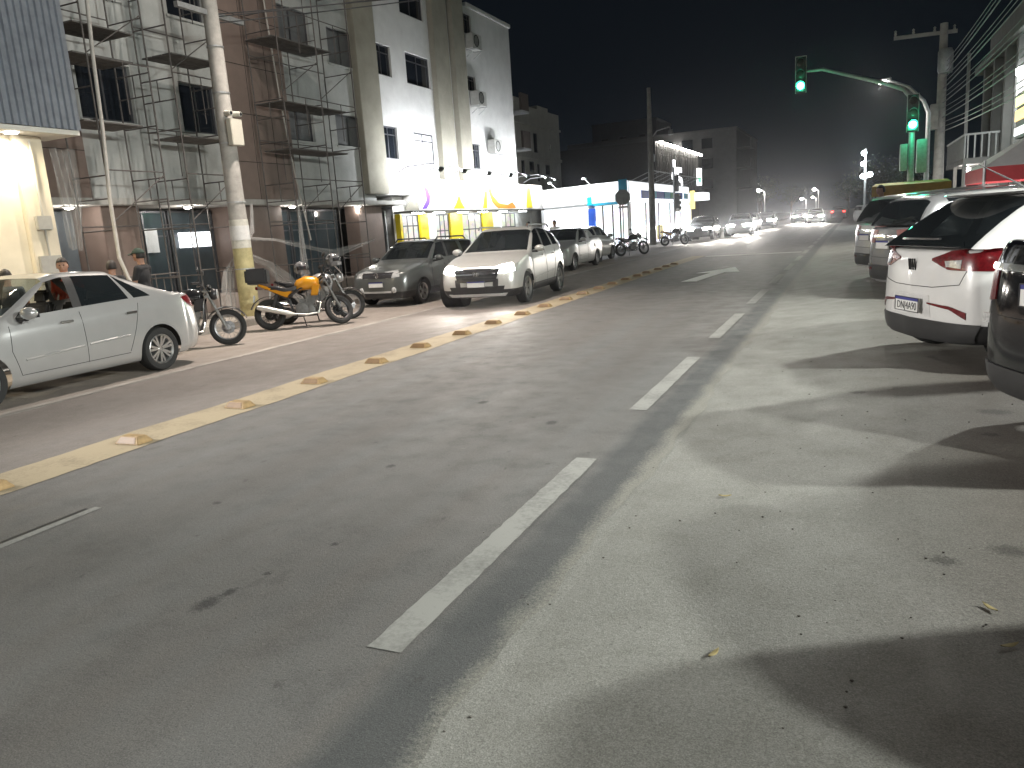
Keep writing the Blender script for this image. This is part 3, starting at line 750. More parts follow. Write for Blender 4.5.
# ================================================================== people
SKIN = mat('skin', (0.36, 0.20, 0.135), 0.55, var=0.08, scale=20)
HAIRM = mat('dark_hair', (0.016, 0.011, 0.009), 0.6, var=0.3, scale=40)
SHOE = mat('dark_shoes', (0.02, 0.02, 0.02), 0.6)
EYEM = mat('eye_dark', (0.012, 0.01, 0.01), 0.2, var=0)
def person(label, loc, rz, shirt, trousers, h=1.72, pose='stand', hair=True, cap=None, seated=False, headturn=0.0, group=None, beard=False):
    k = h / 1.72
    root = thing('person', label, 'person', loc, rz, group)
    hipz = 0.92
    V = []; E = []; Rd = []
    def add(p, r, par=None):
        V.append(Vector(p)); Rd.append(r)
        if par is not None: E.append((par, len(V) - 1))
        return len(V) - 1
    pel = add((0, 0, hipz), 0.11)
    wa = add((0.0, 0, 1.08), 0.098, pel); ch = add((0.01, 0, 1.26), 0.115, wa); uc = add((0.0, 0, 1.38), 0.075, ch); nk = add((0.005, 0, 1.475), 0.056, uc); hd = add((0.02, 0, 1.56), 0.062, nk)
    wr = {}
    for sd in (1, -1):
        sh = add((-0.005, 0.165 * sd, 1.395), 0.062, uc)
        if pose == 'arms_front' or seated:
            el = add((0.06, 0.23 * sd, 1.14), 0.043, sh); w_ = add((0.28, 0.15 * sd, 1.09), 0.029, el)
        else:
            el = add((-0.03, 0.235 * sd, 1.11), 0.043, sh); w_ = add((0.06, 0.25 * sd, 0.87), 0.029, el)
        wr[sd] = (V[el], V[w_])
        hp = add((0, 0.095 * sd, hipz - 0.05), 0.088, pel)
        if seated:
            kn = add((0.42, 0.11 * sd, hipz - 0.02), 0.06, hp); an = add((0.62, 0.11 * sd, hipz - 0.38), 0.04, kn); add((0.75, 0.11 * sd, hipz - 0.38), 0.035, an)
        else:
            st = 0.03 * sd
            kn = add((0.02 + st, 0.105 * sd, 0.49), 0.062, hp); an = add((-0.02 + st, 0.11 * sd, 0.085), 0.042, kn); toe = add((0.13 + st, 0.125 * sd, 0.035), 0.036, an)
    mb = MB()            # tapered limbs and joint volumes, fused below into one continuous surface
    for (i, j) in E:
        p, q_ = V[i], V[j]; n_s = 6
        mb.tube([p.lerp(q_, t) for t in np.linspace(0, 1, n_s)], [Rd[i] + (Rd[j] - Rd[i]) * t for t in np.linspace(0, 1, n_s)], 14)
    for p, r in zip(V, Rd): mb.ell(p, r, r, r, 14, 10)
    mb.ell((0.01, 0, 1.27), 0.115, 0.175, 0.17, 18, 12); mb.ell((0.0, 0, 1.08), 0.10, 0.145, 0.16, 18, 12); mb.ell((-0.02, 0, hipz + 0.01), 0.115, 0.165, 0.12, 18, 12); mb.ell((-0.01, 0, 1.40), 0.075, 0.17, 0.05, 16, 10)
    if not seated:
        for sd in (1, -1): mb.ell((-0.035, 0.11 * sd, 0.32), 0.06, 0.056, 0.13, 12, 10)
    # head: shaped sphere with jaw, nose, brow, ears
    hc = Vector((0.03, 0, 1.615)); ct, snn = math.cos(headturn), math.sin(headturn)
    rot = lambda p: (hc.x + p[0] * ct - p[1] * snn, hc.y + p[0] * snn + p[1] * ct, hc.z + p[2])
    vs = []; n, m = 24, 16
    for i in range(m + 1):
        t = math.pi * i / m
        for q in range(n):
            a = 2 * math.pi * q / n; x, y, z = math.sin(t) * math.cos(a), math.sin(t) * math.sin(a), math.cos(t)
            px_, py, pz = x * 0.097, y * 0.076, z * 0.118
            if z < 0: py *= 1 + 0.28 * z; px_ *= (1 + 0.12 * z) if x > 0 else (1 + 0.30 * z)
            if x > 0.75 and abs(y) < 0.45 and -0.1 < z < 0.25: px_ -= 0.006
            vs.append(rot((px_, py, pz)))
    fs = [(i * n + q, (i + 1) * n + q, (i + 1) * n + (q + 1) % n, i * n + (q + 1) % n) for i in range(m) for q in range(n)]
    mb.add(vs, fs)
    nb = MB(); nb.ell((0, 0, 0), 0.016, 0.013, 0.03, 10, 8); nb2 = MB()
    for (c, sx, sy, sz) in (((0.098, 0, -0.018), 0.020, 0.016, 0.024), ((0.088, 0, 0.012), 0.014, 0.009, 0.03), ((0.0, 0.078, -0.01), 0.02, 0.010, 0.032), ((0.0, -0.078, -0.01), 0.02, 0.010, 0.032), ((0.085, 0, -0.060), 0.012, 0.026, 0.008), ((0.083, 0, -0.074), 0.011, 0.021, 0.008), ((0.078, 0, 0.03), 0.016, 0.05, 0.010)):
        q = MB(); q.ell((0, 0, 0), sx, sy, sz, 12, 8); mb.add([rot((c[0] + p[0], c[1] + p[1], c[2] + p[2])) for p in q.v], q.f)
    for sd in (1, -1):        # hands: palm, four fingers, thumb
        el, w_ = wr[sd]; d = (w_ - el).normalized(); side = Vector((0, -sd, 0)); side = (side - d * side.dot(d)).normalized(); fw = d.cross(side) * sd
        if fw.x < 0 and not seated: pass
        q = MB(); c = w_ + d * 0.055; q.ell((0, 0, 0), 1, 1, 1, 12, 8)
        mb.add([tuple(c + d * (p[0] * 0.055) + side * (p[1] * 0.018) + fw * (p[2] * 0.042)) for p in q.v], q.f)
        for fi, (o, ln) in enumerate(((0.030, 0.068), (0.011, 0.078), (-0.009, 0.072), (-0.028, 0.056))):
            q = MB(); b = w_ + d * 0.09 + fw * o; q.tube([b, b + d * ln * 0.5 + side * 0.006, b + d * ln * 0.85 + side * 0.024], [0.0105, 0.0095, 0.008], 8); mb.add(q.v, q.f)
        q = MB(); b = w_ + d * 0.035 + fw * 0.035; q.tube([b, b + d * 0.03 + fw * 0.022 + side * 0.01, b + d * 0.062 + fw * 0.026 + side * 0.02], [0.013, 0.011, 0.009], 8); mb.add(q.v, q.f)
    me = mb.mesh('pb', [SKIN])
    o = link('pb', me); rm = o.modifiers.new('r', 'REMESH'); rm.mode = 'VOXEL'; rm.voxel_size = 0.0115; rm.use_smooth_shade = True
    sm = o.modifiers.new('s', 'SMOOTH'); sm.factor = 0.5; sm.iterations = 2
    bpy.context.view_layer.update()
    res = bpy.data.meshes.new_from_object(o.evaluated_get(bpy.context.evaluated_depsgraph_get()))
    bpy.data.objects.remove(o)
    res.materials.clear()
    for x in (SKIN, shirt, trousers, SHOE, HAIRM): res.materials.append(x)
    for p in res.polygons:
        c = p.center; mi = 0
        isarm = abs(c.y) > 0.19 and c.z < 1.45 and not (c.z < 0.86 and not seated)
        if isarm:
            mi = 1 if c.z > 1.2 else 0
        elif c.z > 1.465: mi = 0
        elif c.z > hipz - 0.01: mi = 1
        elif seated: mi = 2 if c.z > hipz - 0.33 else 3
        elif c.z < 0.09: mi = 3
        elif abs(c.y) > 0.2 and c.z > 0.62: mi = 0
        else: mi = 2
        if seated and c.z < hipz + 0.12 and c.x > 0.14 and abs(c.y) < 0.19: mi = 2
        p.material_index = mi; p.use_smooth = True
    body = link('body', res, root); body.name = 'body'
    def shell(nm, m, test, grow, parent=root, extra=None):
        q = MB(); vs = []; 
        for i in range(m_ + 1):
            t = math.pi * i / m_
            for j in range(n_):
                a = 2 * math.pi * j / n_; x, y, z = math.sin(t) * math.cos(a), math.sin(t) * math.sin(a), math.cos(t)
                lump = 1 + 0.03 * math.sin(9 * a + 4 * t) * (nm == 'hair')
                vs.append(((x, y, z), rot((x * (0.097 + grow) * lump, y * (0.076 + grow) * lump, z * (0.118 + grow) * lump))))
        q.v = [v[1] for v in vs]
        for i in range(m_):
            for j in range(n_):
                f = (i * n_ + j, (i + 1) * n_ + j, (i + 1) * n_ + (j + 1) % n_, i * n_ + (j + 1) % n_)
                cc = [sum(vs[u][0][e] for u in f) / 4 for e in range(3)]
                if test(cc): q.f.append(f); q.m.append(0)
        if extra: extra(q)
        o = q.build(nm, m, parent, smooth=1.2); s_ = o.modifiers.new('s', 'SOLIDIFY'); s_.thickness = 0.01; s_.offset = 0
        return o
    n_, m_ = 28, 20
    if hair: shell('hair', HAIRM, lambda c: (c[2] > 0.42) or (c[0] < 0.05 and c[2] > -0.35), 0.010)
    if cap is not None:
        def brim(q):
            rows = []
            for u in np.linspace(0, 1, 5):
                rows.append([rot((0.085 + 0.10 * u * math.cos(t * 0.8), 0.082 * math.sin(t) * (1 - 0.12 * u), 0.055 - 0.02 * u - 0.02 * abs(math.sin(t)) ** 2)) for t in np.linspace(-1.35, 1.35, 11)])
            q.grid(rows)
        shell('cap', cap, lambda c: c[2] > 0.36, 0.017, extra=brim)
    for sd in (1, -1):
        q = MB(); q.ell(rot((0.088, 0.031 * sd, 0.008)), 0.009, 0.012, 0.007, 10, 6); q.build('eye', EYEM, root, smooth=1)
    root.scale = (k, k, k)
    return root
# ================================================================== ground, road, markings
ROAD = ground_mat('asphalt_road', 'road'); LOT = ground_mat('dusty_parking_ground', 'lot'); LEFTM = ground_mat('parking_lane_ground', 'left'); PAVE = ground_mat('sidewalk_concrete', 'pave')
def strip(name, xs, ys, m, dz, edge=None, kind='structure'):
    """sheet following gz(); edge(y) overrides the last x"""
    mb = MB(); P = []
    for y in ys:
        row = []
        for i, x in enumerate(xs):
            xx = edge[i](y) if edge and i in edge else x
            row.append((xx, y, gz(xx) + dz))
        P.append(row)
    mb.grid(P); o = mb.build(name, m); return tag(o, kind=kind)
bx = [-150, -60, -8.45, -7.2, -5.8, -1.1, -0.6, 0.0, 0.3, 60, 150]
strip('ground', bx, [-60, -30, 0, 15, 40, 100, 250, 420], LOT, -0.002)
rnd = random.Random(3)
ey = [-30 + 0.0 * i for i in range(1)]
yy = [-30.0]
while yy[-1] < 260: yy.append(yy[-1] + (0.035 if -0.5 < yy[-1] < 6 else (0.09 if yy[-1] < 16 else (0.6 if yy[-1] < 60 else 6))))
_ph = [rnd.uniform(0, 6) for _ in range(6)]
def redge(y): return -1.13 + 0.025 * math.sin(y * 1.1 + _ph[0]) + 0.018 * math.sin(y * 3.7 + _ph[1]) + 0.012 * math.sin(y * 11 + _ph[2]) + rnd.uniform(-0.005, 0.005) - 0.05 * math.exp(-max(0, y) / 3)
def ledge(y): return -8.45 + 0.03 * math.sin(y * 0.9 + _ph[3]) + 0.02 * math.sin(y * 3.1 + _ph[4]) + rnd.uniform(-0.02, 0.02)
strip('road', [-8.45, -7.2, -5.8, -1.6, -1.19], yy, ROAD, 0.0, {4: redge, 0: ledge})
strip('parking_lane', [-11.5, -9.5, -8.6], [-30, 0, 30, 62, 260], LEFTM, -0.001)
# sidewalk with kerb
mb = MB(); z0 = -0.08
mb.box(-16.0, -11.64, -30, 44, z0 - 0.2, z0 + 0.15); o = mb.build('sidewalk', PAVE, bevel=0.01); tag(o, kind='structure')
mb = MB()
for k in range(74): mb.box(-11.64, -11.5, -30 + k, -29.012 + k, z0 - 0.2, z0 + 0.147)
o = mb.build('kerb', mat('kerb_concrete', (0.30, 0.28, 0.25), 0.85, var=0.25, scale=8, bump=0.3), bevel=0.015); tag(o, kind='structure')
mb = MB(); mb.box(-16.0, -11.3, 62, 260, z0 - 0.2, z0 + 0.15); o = mb.build('far_sidewalk', PAVE); tag(o, kind='structure')
WHITEM = paint_mark('road_white_worn', (0.31, 0.308, 0.29), 0.55); YELM = paint_mark('road_yellow_worn', (0.345, 0.285, 0.19), 0.45)
y = 2.23
k = 0
while y < 75:
    strip('lane_dash', [-1.695, -1.545], [y + 0.05 * j for j in range(51)], WHITEM, 0.004, {0: lambda v: -1.695 + rnd.uniform(-0.004, 0.004), 1: lambda v: -1.545 + rnd.uniform(-0.004, 0.004)}); y += 3.87
yl = [-6 + 0.1 * i for i in range(240)] + [18 + i for i in range(0, 14)]
def jl(c, a): return lambda y: c + rnd.uniform(-a, a) + 0.012 * math.sin(2.3 * y)
strip('yellow_centre_line', [-5.86, -5.58, -5.30], yl, YELM, 0.004, {0: jl(-5.86, 0.012), 2: jl(-5.30, 0.008)})
strip('short_white_line', [-4.365, -4.30], [-4, 3.14], WHITEM, 0.004)
strip('line_shadow', [-4.40, -4.367], [-4, 3.1], mat('line_shadow_dark', (0.02, 0.02, 0.02), 0.6), 0.005)  # dark strip painted as the shadow side of the white line
strip('edge_line', [-8.62, -8.50], [-10 + 0.5 * i for i in range(80)], paint_mark('edge_line_worn', (0.40, 0.37, 0.34), 0.9), 0.004, {0: jl(-8.62, 0.015), 1: jl(-8.50, 0.015)})
# arrow and stop line
mb = MB(); a0 = Vector((-3.66, 18.9, 0.004)); 
for poly in ([(-0.19, 0), (0.19, 0), (0.19, 2.7), (-0.19, 2.7)], [(-0.58, 2.7), (0.58, 2.7), (0.0, 4.7)]):
    mb.add([(a0.x + p[0] + 0.1 * p[1], a0.y + p[1], 0.004) for p in poly], [tuple(range(len(poly)))])
o = mb.build('lane_arrow', paint_mark('road_white', (0.85, 0.85, 0.83), -0.3)); tag(o, kind='structure')
strip('stop_line', [-5.2, -3.5, -1.75], [30.2, 30.6], paint_mark('road_white_stop', (0.58, 0.56, 0.54), 0.2), 0.004)

# yellow raised road studs
STUD = mat('stud_yellow', (0.30, 0.20, 0.09), 0.65, var=0.3, scale=30); STUDR = mat('stud_reflector', (0.17, 0.10, 0.045), 0.55, var=0.2)
def stud():
    q = tag(bpy.data.objects.new('road_stud', None), None, 'road stud'); COL.objects.link(q)
    b = MB(); b.add([(-0.12, -0.075, 0), (0.12, -0.075, 0), (0.12, 0.075, 0), (-0.12, 0.075, 0), (-0.085, -0.04, 0.045), (0.085, -0.04, 0.045), (0.085, 0.04, 0.045), (-0.085, 0.04, 0.045)], [(3, 2, 1, 0), (4, 5, 6, 7), (0, 1, 5, 4), (1, 2, 6, 5), (2, 3, 7, 6), (3, 0, 4, 7)])
    b.build('base', STUD, q, bevel=0.006)
    r = MB(); r.add([(-0.085, -0.072, 0.008), (0.085, -0.072, 0.008), (0.07, -0.046, 0.042), (-0.07, -0.046, 0.042)], [(0, 1, 2, 3)]); r.build('reflector', STUDR, q)
    return q
st0 = stud(); nth = ['nearest', 'second', 'third', 'fourth', 'fifth', 'sixth', 'seventh', 'eighth', 'ninth', 'tenth', 'eleventh', 'twelfth', 'thirteenth', 'fourteenth', 'fifteenth', 'sixteenth', 'seventeenth', 'eighteenth', 'nineteenth', 'twentieth']
for k in range(20):
    q = st0 if k == 0 else copy_tree(st0)
    q.location = (-5.52 + rnd.uniform(-0.03, 0.03), 3.26 + 1.2 * k + rnd.uniform(-0.05, 0.05), 0.006); q.rotation_euler = (0, 0, rnd.uniform(-0.06, 0.06)); q.scale = (1.15, 1.15, 1.35)
    tag(q, 'yellow raised stud on the yellow centre line, %s from the camera end' % nth[k], 'road stud', 'yellow studs along the centre line')
# litter on the lot
LEAFM = mat('dry_leaf', (0.33, 0.27, 0.12), 0.8, var=0.3); STONE = mat('pebble', (0.15, 0.14, 0.125), 0.9, var=0.4)
g = MB()
for i in range(380):
    x = rnd.uniform(-1.3, 2.2) if i % 3 else rnd.uniform(-5, -1.2); y = 1.2 + 9 * rnd.random() ** 1.6; s_ = rnd.uniform(0.0015, 0.006) if i % 3 else rnd.uniform(0.001, 0.0035)
    g.ell((x, y, gz(x) + s_ * 0.4), s_ * 1.2, s_, s_ * 0.7, 6, 4)
tag(g.build('gravel', STONE), kind='stuff')
for i, (x, y, a, lb) in enumerate(((0.49, 2.72, 0.6, 'dry curled yellow leaf on dark ground near the bottom right corner'), (0.47, 2.98, 2.2, 'small dry leaf in the dark shadow behind the curled leaf'), (-0.42, 2.48, 1.2, 'small pale leaf by the edge of the lowest shadow'), (-0.62, 4.1, 0.2, 'tiny pale scrap lying on the bright dusty strip'))):
    q = MB(); P = []
    for u in np.linspace(-1, 1, 7):
        w = 0.009 * (1 - u * u) + 0.0012; P.append([(0.034 * u, w * v, 0.004 + 0.007 * u * u + 0.004 * v * v) for v in (-1, 0, 1)])
    q.grid(P); o = q.build('leaf', LEAFM, None, smooth=1); o.modifiers.new('s', 'SOLIDIFY').thickness = 0.0012
    o.location = (x, y, gz(x)); o.rotation_euler = (0, 0, a); tag(o, lb, 'leaf', 'dry leaves on the parking ground')

# ================================================================== left side: buildings
def wallmat(name, col, var=0.12, rough=0.85): return mat(name, col, rough, var=var, scale=1.6, bump=0.12)
CREAM = wallmat('cream_wall', (0.62, 0.56, 0.44)); GREYW = wallmat('grey_render', (0.42, 0.43, 0.42), 0.16); WHITEW = wallmat('white_wall', (0.62, 0.62, 0.61), 0.1)
BROWNT = mat('brown_cladding', (0.20, 0.15, 0.13), 0.55, var=0.14, scale=2.2); OLIVE = wallmat('olive_grey_render', (0.30, 0.285, 0.235), 0.14)
DARKG = mat('dark_window_glass', (0.012, 0.015, 0.02), 0.06, var=0.2, scale=1.5, coat=0.3); ALU = mat('window_aluminium', (0.10, 0.10, 0.11), 0.45, metal=0.6)
STEEL = mat('galvanised_steel', (0.42, 0.43, 0.44), 0.5, metal=0.6, var=0.2, scale=12); CONC = mat('pole_concrete', (0.40, 0.385, 0.36), 0.85, var=0.22, scale=5, bump=0.3)
LEDW = emat('lamp_white', (1.0, 0.96, 0.88), 45.0); LEDC = emat('lamp_cool', (0.9, 0.97, 1.0), 45.0)
NETW = mat('netted_pane_grey', (0.13, 0.135, 0.14), 0.7, var=0.15)  # grey window panes, the pale netting in front put into their colour

def window(parent, X, y0, y1, z0, z1, glass=DARKG, mull=1, transom=None, depth=0.1, fm=ALU, sill=None, name='window'):
    """framed opening on a wall facing +X"""
    f = MB(); t = 0.05
    f.box(X - depth, X + 0.03, y0, y0 + t, z0, z1); f.box(X - depth, X + 0.03, y1 - t, y1, z0, z1)
    f.box(X - depth, X + 0.031, y0 + t, y1 - t, z0, z0 + t); f.box(X - depth, X + 0.031, y0 + t, y1 - t, z1 - t, z1)
    for k in range(1, mull + 1):
        yy_ = y0 + (y1 - y0) * k / (mull + 1); f.box(X - 0.02, X + 0.025, yy_ - 0.022, yy_ + 0.022, z0 + t, z1 - t)
    if transom: f.box(X - 0.02, X + 0.022, y0 + t, y1 - t, z0 + (z1 - z0) * transom - 0.02, z0 + (z1 - z0) * transom + 0.02)
    o = f.build(name, fm, parent)
    p = MB(); p.box(X - 0.012, X + 0.008, y0 + t * 0.6, y1 - t * 0.6, z0 + t * 0.6, z1 - t * 0.6); p.build('pane', glass, o)
    if sill:
        s_ = MB(); s_.box(X + 0.032, X + 0.16, y0 - 0.06, y1 + 0.06, z0 - 0.06, z0 - 0.002); s_.build('sill', sill, o, bevel=0.006)
    return o
def ac_unit(loc, label, rz=0.0):
    q = thing('air_conditioner', label, 'air conditioner', loc, rz, 'air conditioner units on the white facade')
    b = MB(); b.box(0.02, 0.36, -0.4, 0.4, 0, 0.55); b.build('casing', mat('ac_casing', (0.42, 0.42, 0.40), 0.5, var=0.15), q, bevel=0.015)
    f = MB(); f.lathe([(0.19, 0.362), (0.22, 0.362), (0.22, 0.375), (0.19, 0.375)], (0, -0.1, 0.28), 'X', 24, closed=True)
    for k in range(-4, 5): f.obox((0.368, -0.1, 0.28 + 0.045 * k), (0.003, 0, 0), (0, 0.215 * math.sqrt(max(0.05, 1 - (k / 4.8) ** 2)), 0), (0, 0, 0.004))
    f.build('fan_grille', PLASTIC, q)
    s_ = MB(); 
    for sd in (-0.3, 0.3): s_.tube([(0, sd, -0.03), (0.4, sd, -0.03)], 0.015, 6); s_.tube([(0, sd, -0.28), (0.36, sd, -0.04)], 0.012, 6)
    s_.build('bracket', STEEL, q)
    return q
def wall_openings(mb, X0, X1, y0, y1, z0, z1, ops, mi=0):
    """wall slab X0..X1 with rectangular openings (y0,y1,z0,z1): filled around on a cell grid, so that no faces overlap"""
    ys = sorted({y0, y1} | {v for o in ops for v in o[:2]}); zs = sorted({z0, z1} | {v for o in ops for v in o[2:4]})
    for i in range(len(ys) - 1):
        run = None
        for j in range(len(zs) - 1):
            cy_, cz_ = (ys[i] + ys[i + 1]) / 2, (zs[j] + zs[j + 1]) / 2
            solid = not any(o[0] < cy_ < o[1] and o[2] < cz_ < o[3] for o in ops)
            if solid and run is None: run = zs[j]
            if (not solid) and run is not None: mb.box(X0, X1, ys[i], ys[i + 1], run, zs[j], mi); run = None
        if run is not None: mb.box(X0, X1, ys[i], ys[i + 1], run, zs[-1], mi)
SW = -0.08 + 0.15       # sidewalk level

# --- corner shop with the corrugated steel fascia
bA = thing('corner_shop', 'cream walled shop under a corrugated steel fascia at the left edge', 'building', (0, 0, 0))
m = MB(); m.box(-24, -12.6, -14, 9.25, SW - 0.1, 3.62); m.box(-24, -13.0, -14, 9.5, 3.62, 11.5); m.build('wall', CREAM, bA)
m = MB(); P0, P1 = [], []
yv = []; y = 9.67
while y > -8:
    yv += [(y, 0.0), (y - 0.03, 0.0), (y - 0.045, 0.035), (y - 0.105, 0.035)]; y -= 0.12
rows = [[(-12.05 + d, y_, 3.66) for y_, d in yv], [(-12.05 + d, y_, 9.2) for y_, d in yv]]
m.grid(rows); o = m.build('corrugated_fascia', mat('corrugated_steel', (0.34, 0.37, 0.42), 0.36, metal=0.6, var=0.18, scale=4), bA)
o.modifiers.new('s', 'SOLIDIFY').thickness = 0.004
m = MB(); m.box(-12.96, -12.06, -8, 9.64, 3.58, 3.655); m.build('soffit', mat('soffit_white', (0.72, 0.70, 0.64), 0.7, var=0.06), bA)
m = MB(); m.box(-13, -12.08, 9.56, 9.66, 3.66, 9.2); m.box(-13, -12.02, -8, 9.66, 9.2, 9.26); m.build('fascia_frame', STEEL, bA)
m = MB(); m.box(-12.598, -12.5, 8.75, 9.24, SW, 3.575); m.box(-12.598, -12.55, -2, 8.75, SW, 0.55); m.build('wall_pilaster', CREAM, bA, bevel=0.01)
m = MB(); m.box(-12.497, -12.42, 8.86, 9.12, 2.05, 2.28); m.box(-12.497, -12.44, 8.80, 9.18, 1.15, 1.62); m.tube([(-12.46, 8.99, 1.62), (-12.46, 8.99, 3.5)], 0.018, 8); m.build('meter_box', mat('meter_box_grey', (0.36, 0.35, 0.32), 0.6), bA, bevel=0.008)
m = MB()
for y in (1.5, 4.2, 6.9, 8.6): m.lathe([(0.0, 0), (0.09, 0), (0.10, 0.02), (0, 0.02)], (-12.3, y, 3.557), 'Z', 20)
m.build('ceiling_light', LEDW, bA)
for y in (1.5, 4.2, 6.9, 8.6): lamp('soffit_lamp', 'SPOT', (-12.3, y, 3.52), 260, (1.0, 0.86, 0.62), bA, 0.08, (-0.25, 0, -1), 150, 0.8)

# --- scaffolded building
bB = thing('scaffolded_building', 'grey rendered building with brown cladding behind rusty scaffold towers', 'building', (0, 0, 0))
wB = [(11.32, 12.62, 4.25, 5.4), (13.9, 15.0, 4.2, 5.3), (17.5, 18.7, 4.3, 5.25), (19.75, 21.2, 4.3, 5.2), (17.5, 18.95, 6.6, 7.75), (19.75, 21.2, 6.6, 7.6), (11.32, 12.62, 6.7, 8.0), (13.9, 15.0, 6.7, 8.0)]
m = MB(); wall_openings(m, -14.3, -14.0, 9.8, 21.5, 2.62, 11.5, wB); m.box(-24, -14.3, 9.8, 21.5, 2.9, 11.48); m.build('wall', GREYW, bB)
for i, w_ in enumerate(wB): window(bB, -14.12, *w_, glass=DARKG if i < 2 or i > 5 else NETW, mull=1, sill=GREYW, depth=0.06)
m = MB(); m.box(-13.998, -13.86, 9.8, 11.12, 2.7, 11.5); m.box(-13.998, -13.82, 15.2, 17.42, 2.7, 11.5)
for z in np.arange(3.6, 11, 1.15): m.box(-13.86, -13.852, 9.81, 11.11, z, z + 0.012, 1); m.box(-13.82, -13.812, 15.21, 17.41, z, z + 0.012, 1)
for y in (15.95, 16.7): m.box(-13.82, -13.813, y, y + 0.01, 2.7, 11.49, 1)
m.build('brown_cladding', [BROWNT, LINER], bB)
m = MB(); m.box(-15.6, -13.78, 9.8, 22.9, 2.56, 2.695); m.build('soffit', mat('soffit_grey', (0.40, 0.39, 0.37), 0.8, var=0.1), bB, bevel=0.01)
m = MB(); m.box(-24, -15.6, 9.8, 22.9, SW - 0.1, 2.62, 0); m.build('shop_back_wall', mat('back_wall_grey', (0.16, 0.155, 0.15), 0.7, var=0.12), bB)
m = MB(); m.box(-15.6, -14.0, 9.8, 22.9, SW, 0.42); m.build('plinth', mat('pinkish_step', (0.36, 0.30, 0.27), 0.8, var=0.12, scale=3), bB, bevel=0.015)
for i, (a, b) in enumerate(((11.45, 12.4), (15.3, 17.0), (20.55, 21.9), (9.8, 10.3))):
    m = MB(); m.box(-15.2 if i != 2 else -14.6, -14.1, a, b, 0.42, 2.558); m.build('ground_floor_pillar', BROWNT, bB, bevel=0.01)
SHOPG = mat('shop_glass_blue_grey', (0.05, 0.065, 0.075), 0.08, var=0.25, scale=1.2, coat=0.4)
for (a, b) in ((12.45, 13.8), (13.85, 15.25), (17.05, 18.2), (18.25, 20.5)): window(bB, -14.9, a, b, 0.43, 2.5, glass=SHOPG, mull=1, transom=0.72, depth=0.05, name='shop_window')
m = MB(); m.box(-15.0, -14.9, 10.35, 11.4, 0.42, 2.5); m.build('steel_shutter', mat('shutter_blue_grey', (0.10, 0.115, 0.13), 0.5, var=0.15), bB)
LITP = emat('lit_window_panel', (0.95, 0.97, 1.0), 2.2)
m = MB(); m.box(-14.85, -14.84, 13.1, 13.45, 1.55, 2.1); m.build('wall_notice', mat('notice_paper', (0.62, 0.64, 0.66), 0.7, var=0.1), bB)
m = MB(); m.box(-14.84, -14.82, 14.05, 15.1, 1.62, 1.98); m.build('lit_sign_panel', LITP, bB)
m = MB(); m.box(-14.6, -14.3, 21.95, 22.85, 0.42, 2.5); m.build('entrance_door', mat('dark_door', (0.018, 0.016, 0.015), 0.5), bB)
m = MB(); m.box(-14.295, -14.26, 22.3, 22.36, 0.5, 2.4); m.build('door_bar', STEEL, bB)
for i, (y, x) in enumerate(((10.75, -14.1), (13.72, -14.05), (17.4, -14.05), (20.55, -14.1))):
    q = tag(link('downlight', None) if False else thing('downlight', 'round white lamp under the soffit, %s along the scaffolded front' % nth[i].replace('nearest', 'first'), 'lamp', (x, y, 2.55), 0, 'lamps under the soffit'))
    b = MB(); b.lathe([(0.0, 0), (0.10, 0), (0.12, -0.025), (0.125, 0.008)], axis='Z', n=20); b.build('lamp_housing', STEEL, q, smooth=0.7)
    b = MB(); b.ell((0, 0, -0.03), 0.085, 0.085, 0.03, 16, 8); b.build('bulb', LEDW, q, smooth=1.2)
    lamp('downlight_lamp', 'POINT', (0, 0, -0.14), 28, (1, 0.95, 0.86), q, 0.06)

def shopglow(name, s, tint=(1.0, 0.92, 0.74)):
    # pane glow in shelf-like colour cells, standing in for a lit interior
    m, n, l, b = pbsdf(name); tc = n.new('ShaderNodeTexCoord'); mp = n.new('ShaderNodeMapping'); mp.inputs['Scale'].default_value = (1.0, 1.6, 2.2); l.new(tc.outputs['Object'], mp.inputs[0])
    vo = n.new('ShaderNodeTexVoronoi'); vo.inputs['Scale'].default_value = 2.4; l.new(mp.outputs[0], vo.inputs[0])
    hs = n.new('ShaderNodeHueSaturation'); hs.inputs['Saturation'].default_value = 0.55; l.new(vo.outputs['Color'], hs.inputs['Color'])
    mx = n.new('ShaderNodeMix'); mx.data_type = 'RGBA'; mx.inputs[0].default_value = 0.45; mx.inputs[6].default_value = (*tint, 1); l.new(hs.outputs[0], mx.inputs[7])
    l.new(mx.outputs[2], b.inputs['Emission Color']); b.inputs['Emission Strength'].default_value = s; b.inputs['Base Color'].default_value = (0.2, 0.2, 0.2, 1); b.inputs['Roughness'].default_value = 0.15
    return m
# --- white building with the yellow shop on its ground floor
bC = thing('white_building', 'white multi-storey building with olive pilasters above a yellow shop', 'building', (0, 0, 0))
wC = [(22.85, 23.5, 4.0, 5.1), (24.2, 25.65, 4.02, 5.04), (22.85, 23.5, 6.6, 7.62), (24.1, 25.75, 6.62, 7.64), (24.0, 25.6, 8.85, 9.75), (28.75, 29.5, 3.95, 4.98), (28.62, 29.48, 6.98, 7.55), (28.6, 29.45, 9.1, 9.85), (27.02, 27.32, 7.12, 7.65), (27.02, 27.32, 4.55, 5.05), (27.02, 27.32, 9.5, 9.9)]
wC[0] = (22.15, 23.15, 4.05, 5.1); wC[2] = (22.1, 23.15, 6.66, 7.62)
m = MB(); wall_openings(m, -14.3, -14.0, 21.5, 33.2, 2.9, 10.1, wC); m.box(-24, -14.3, 21.5, 33.2, 2.9, 10.08); m.build('wall', WHITEW, bC)
CURT = emat('curtained_lit_window', (0.85, 0.9, 1.0), 0.35)
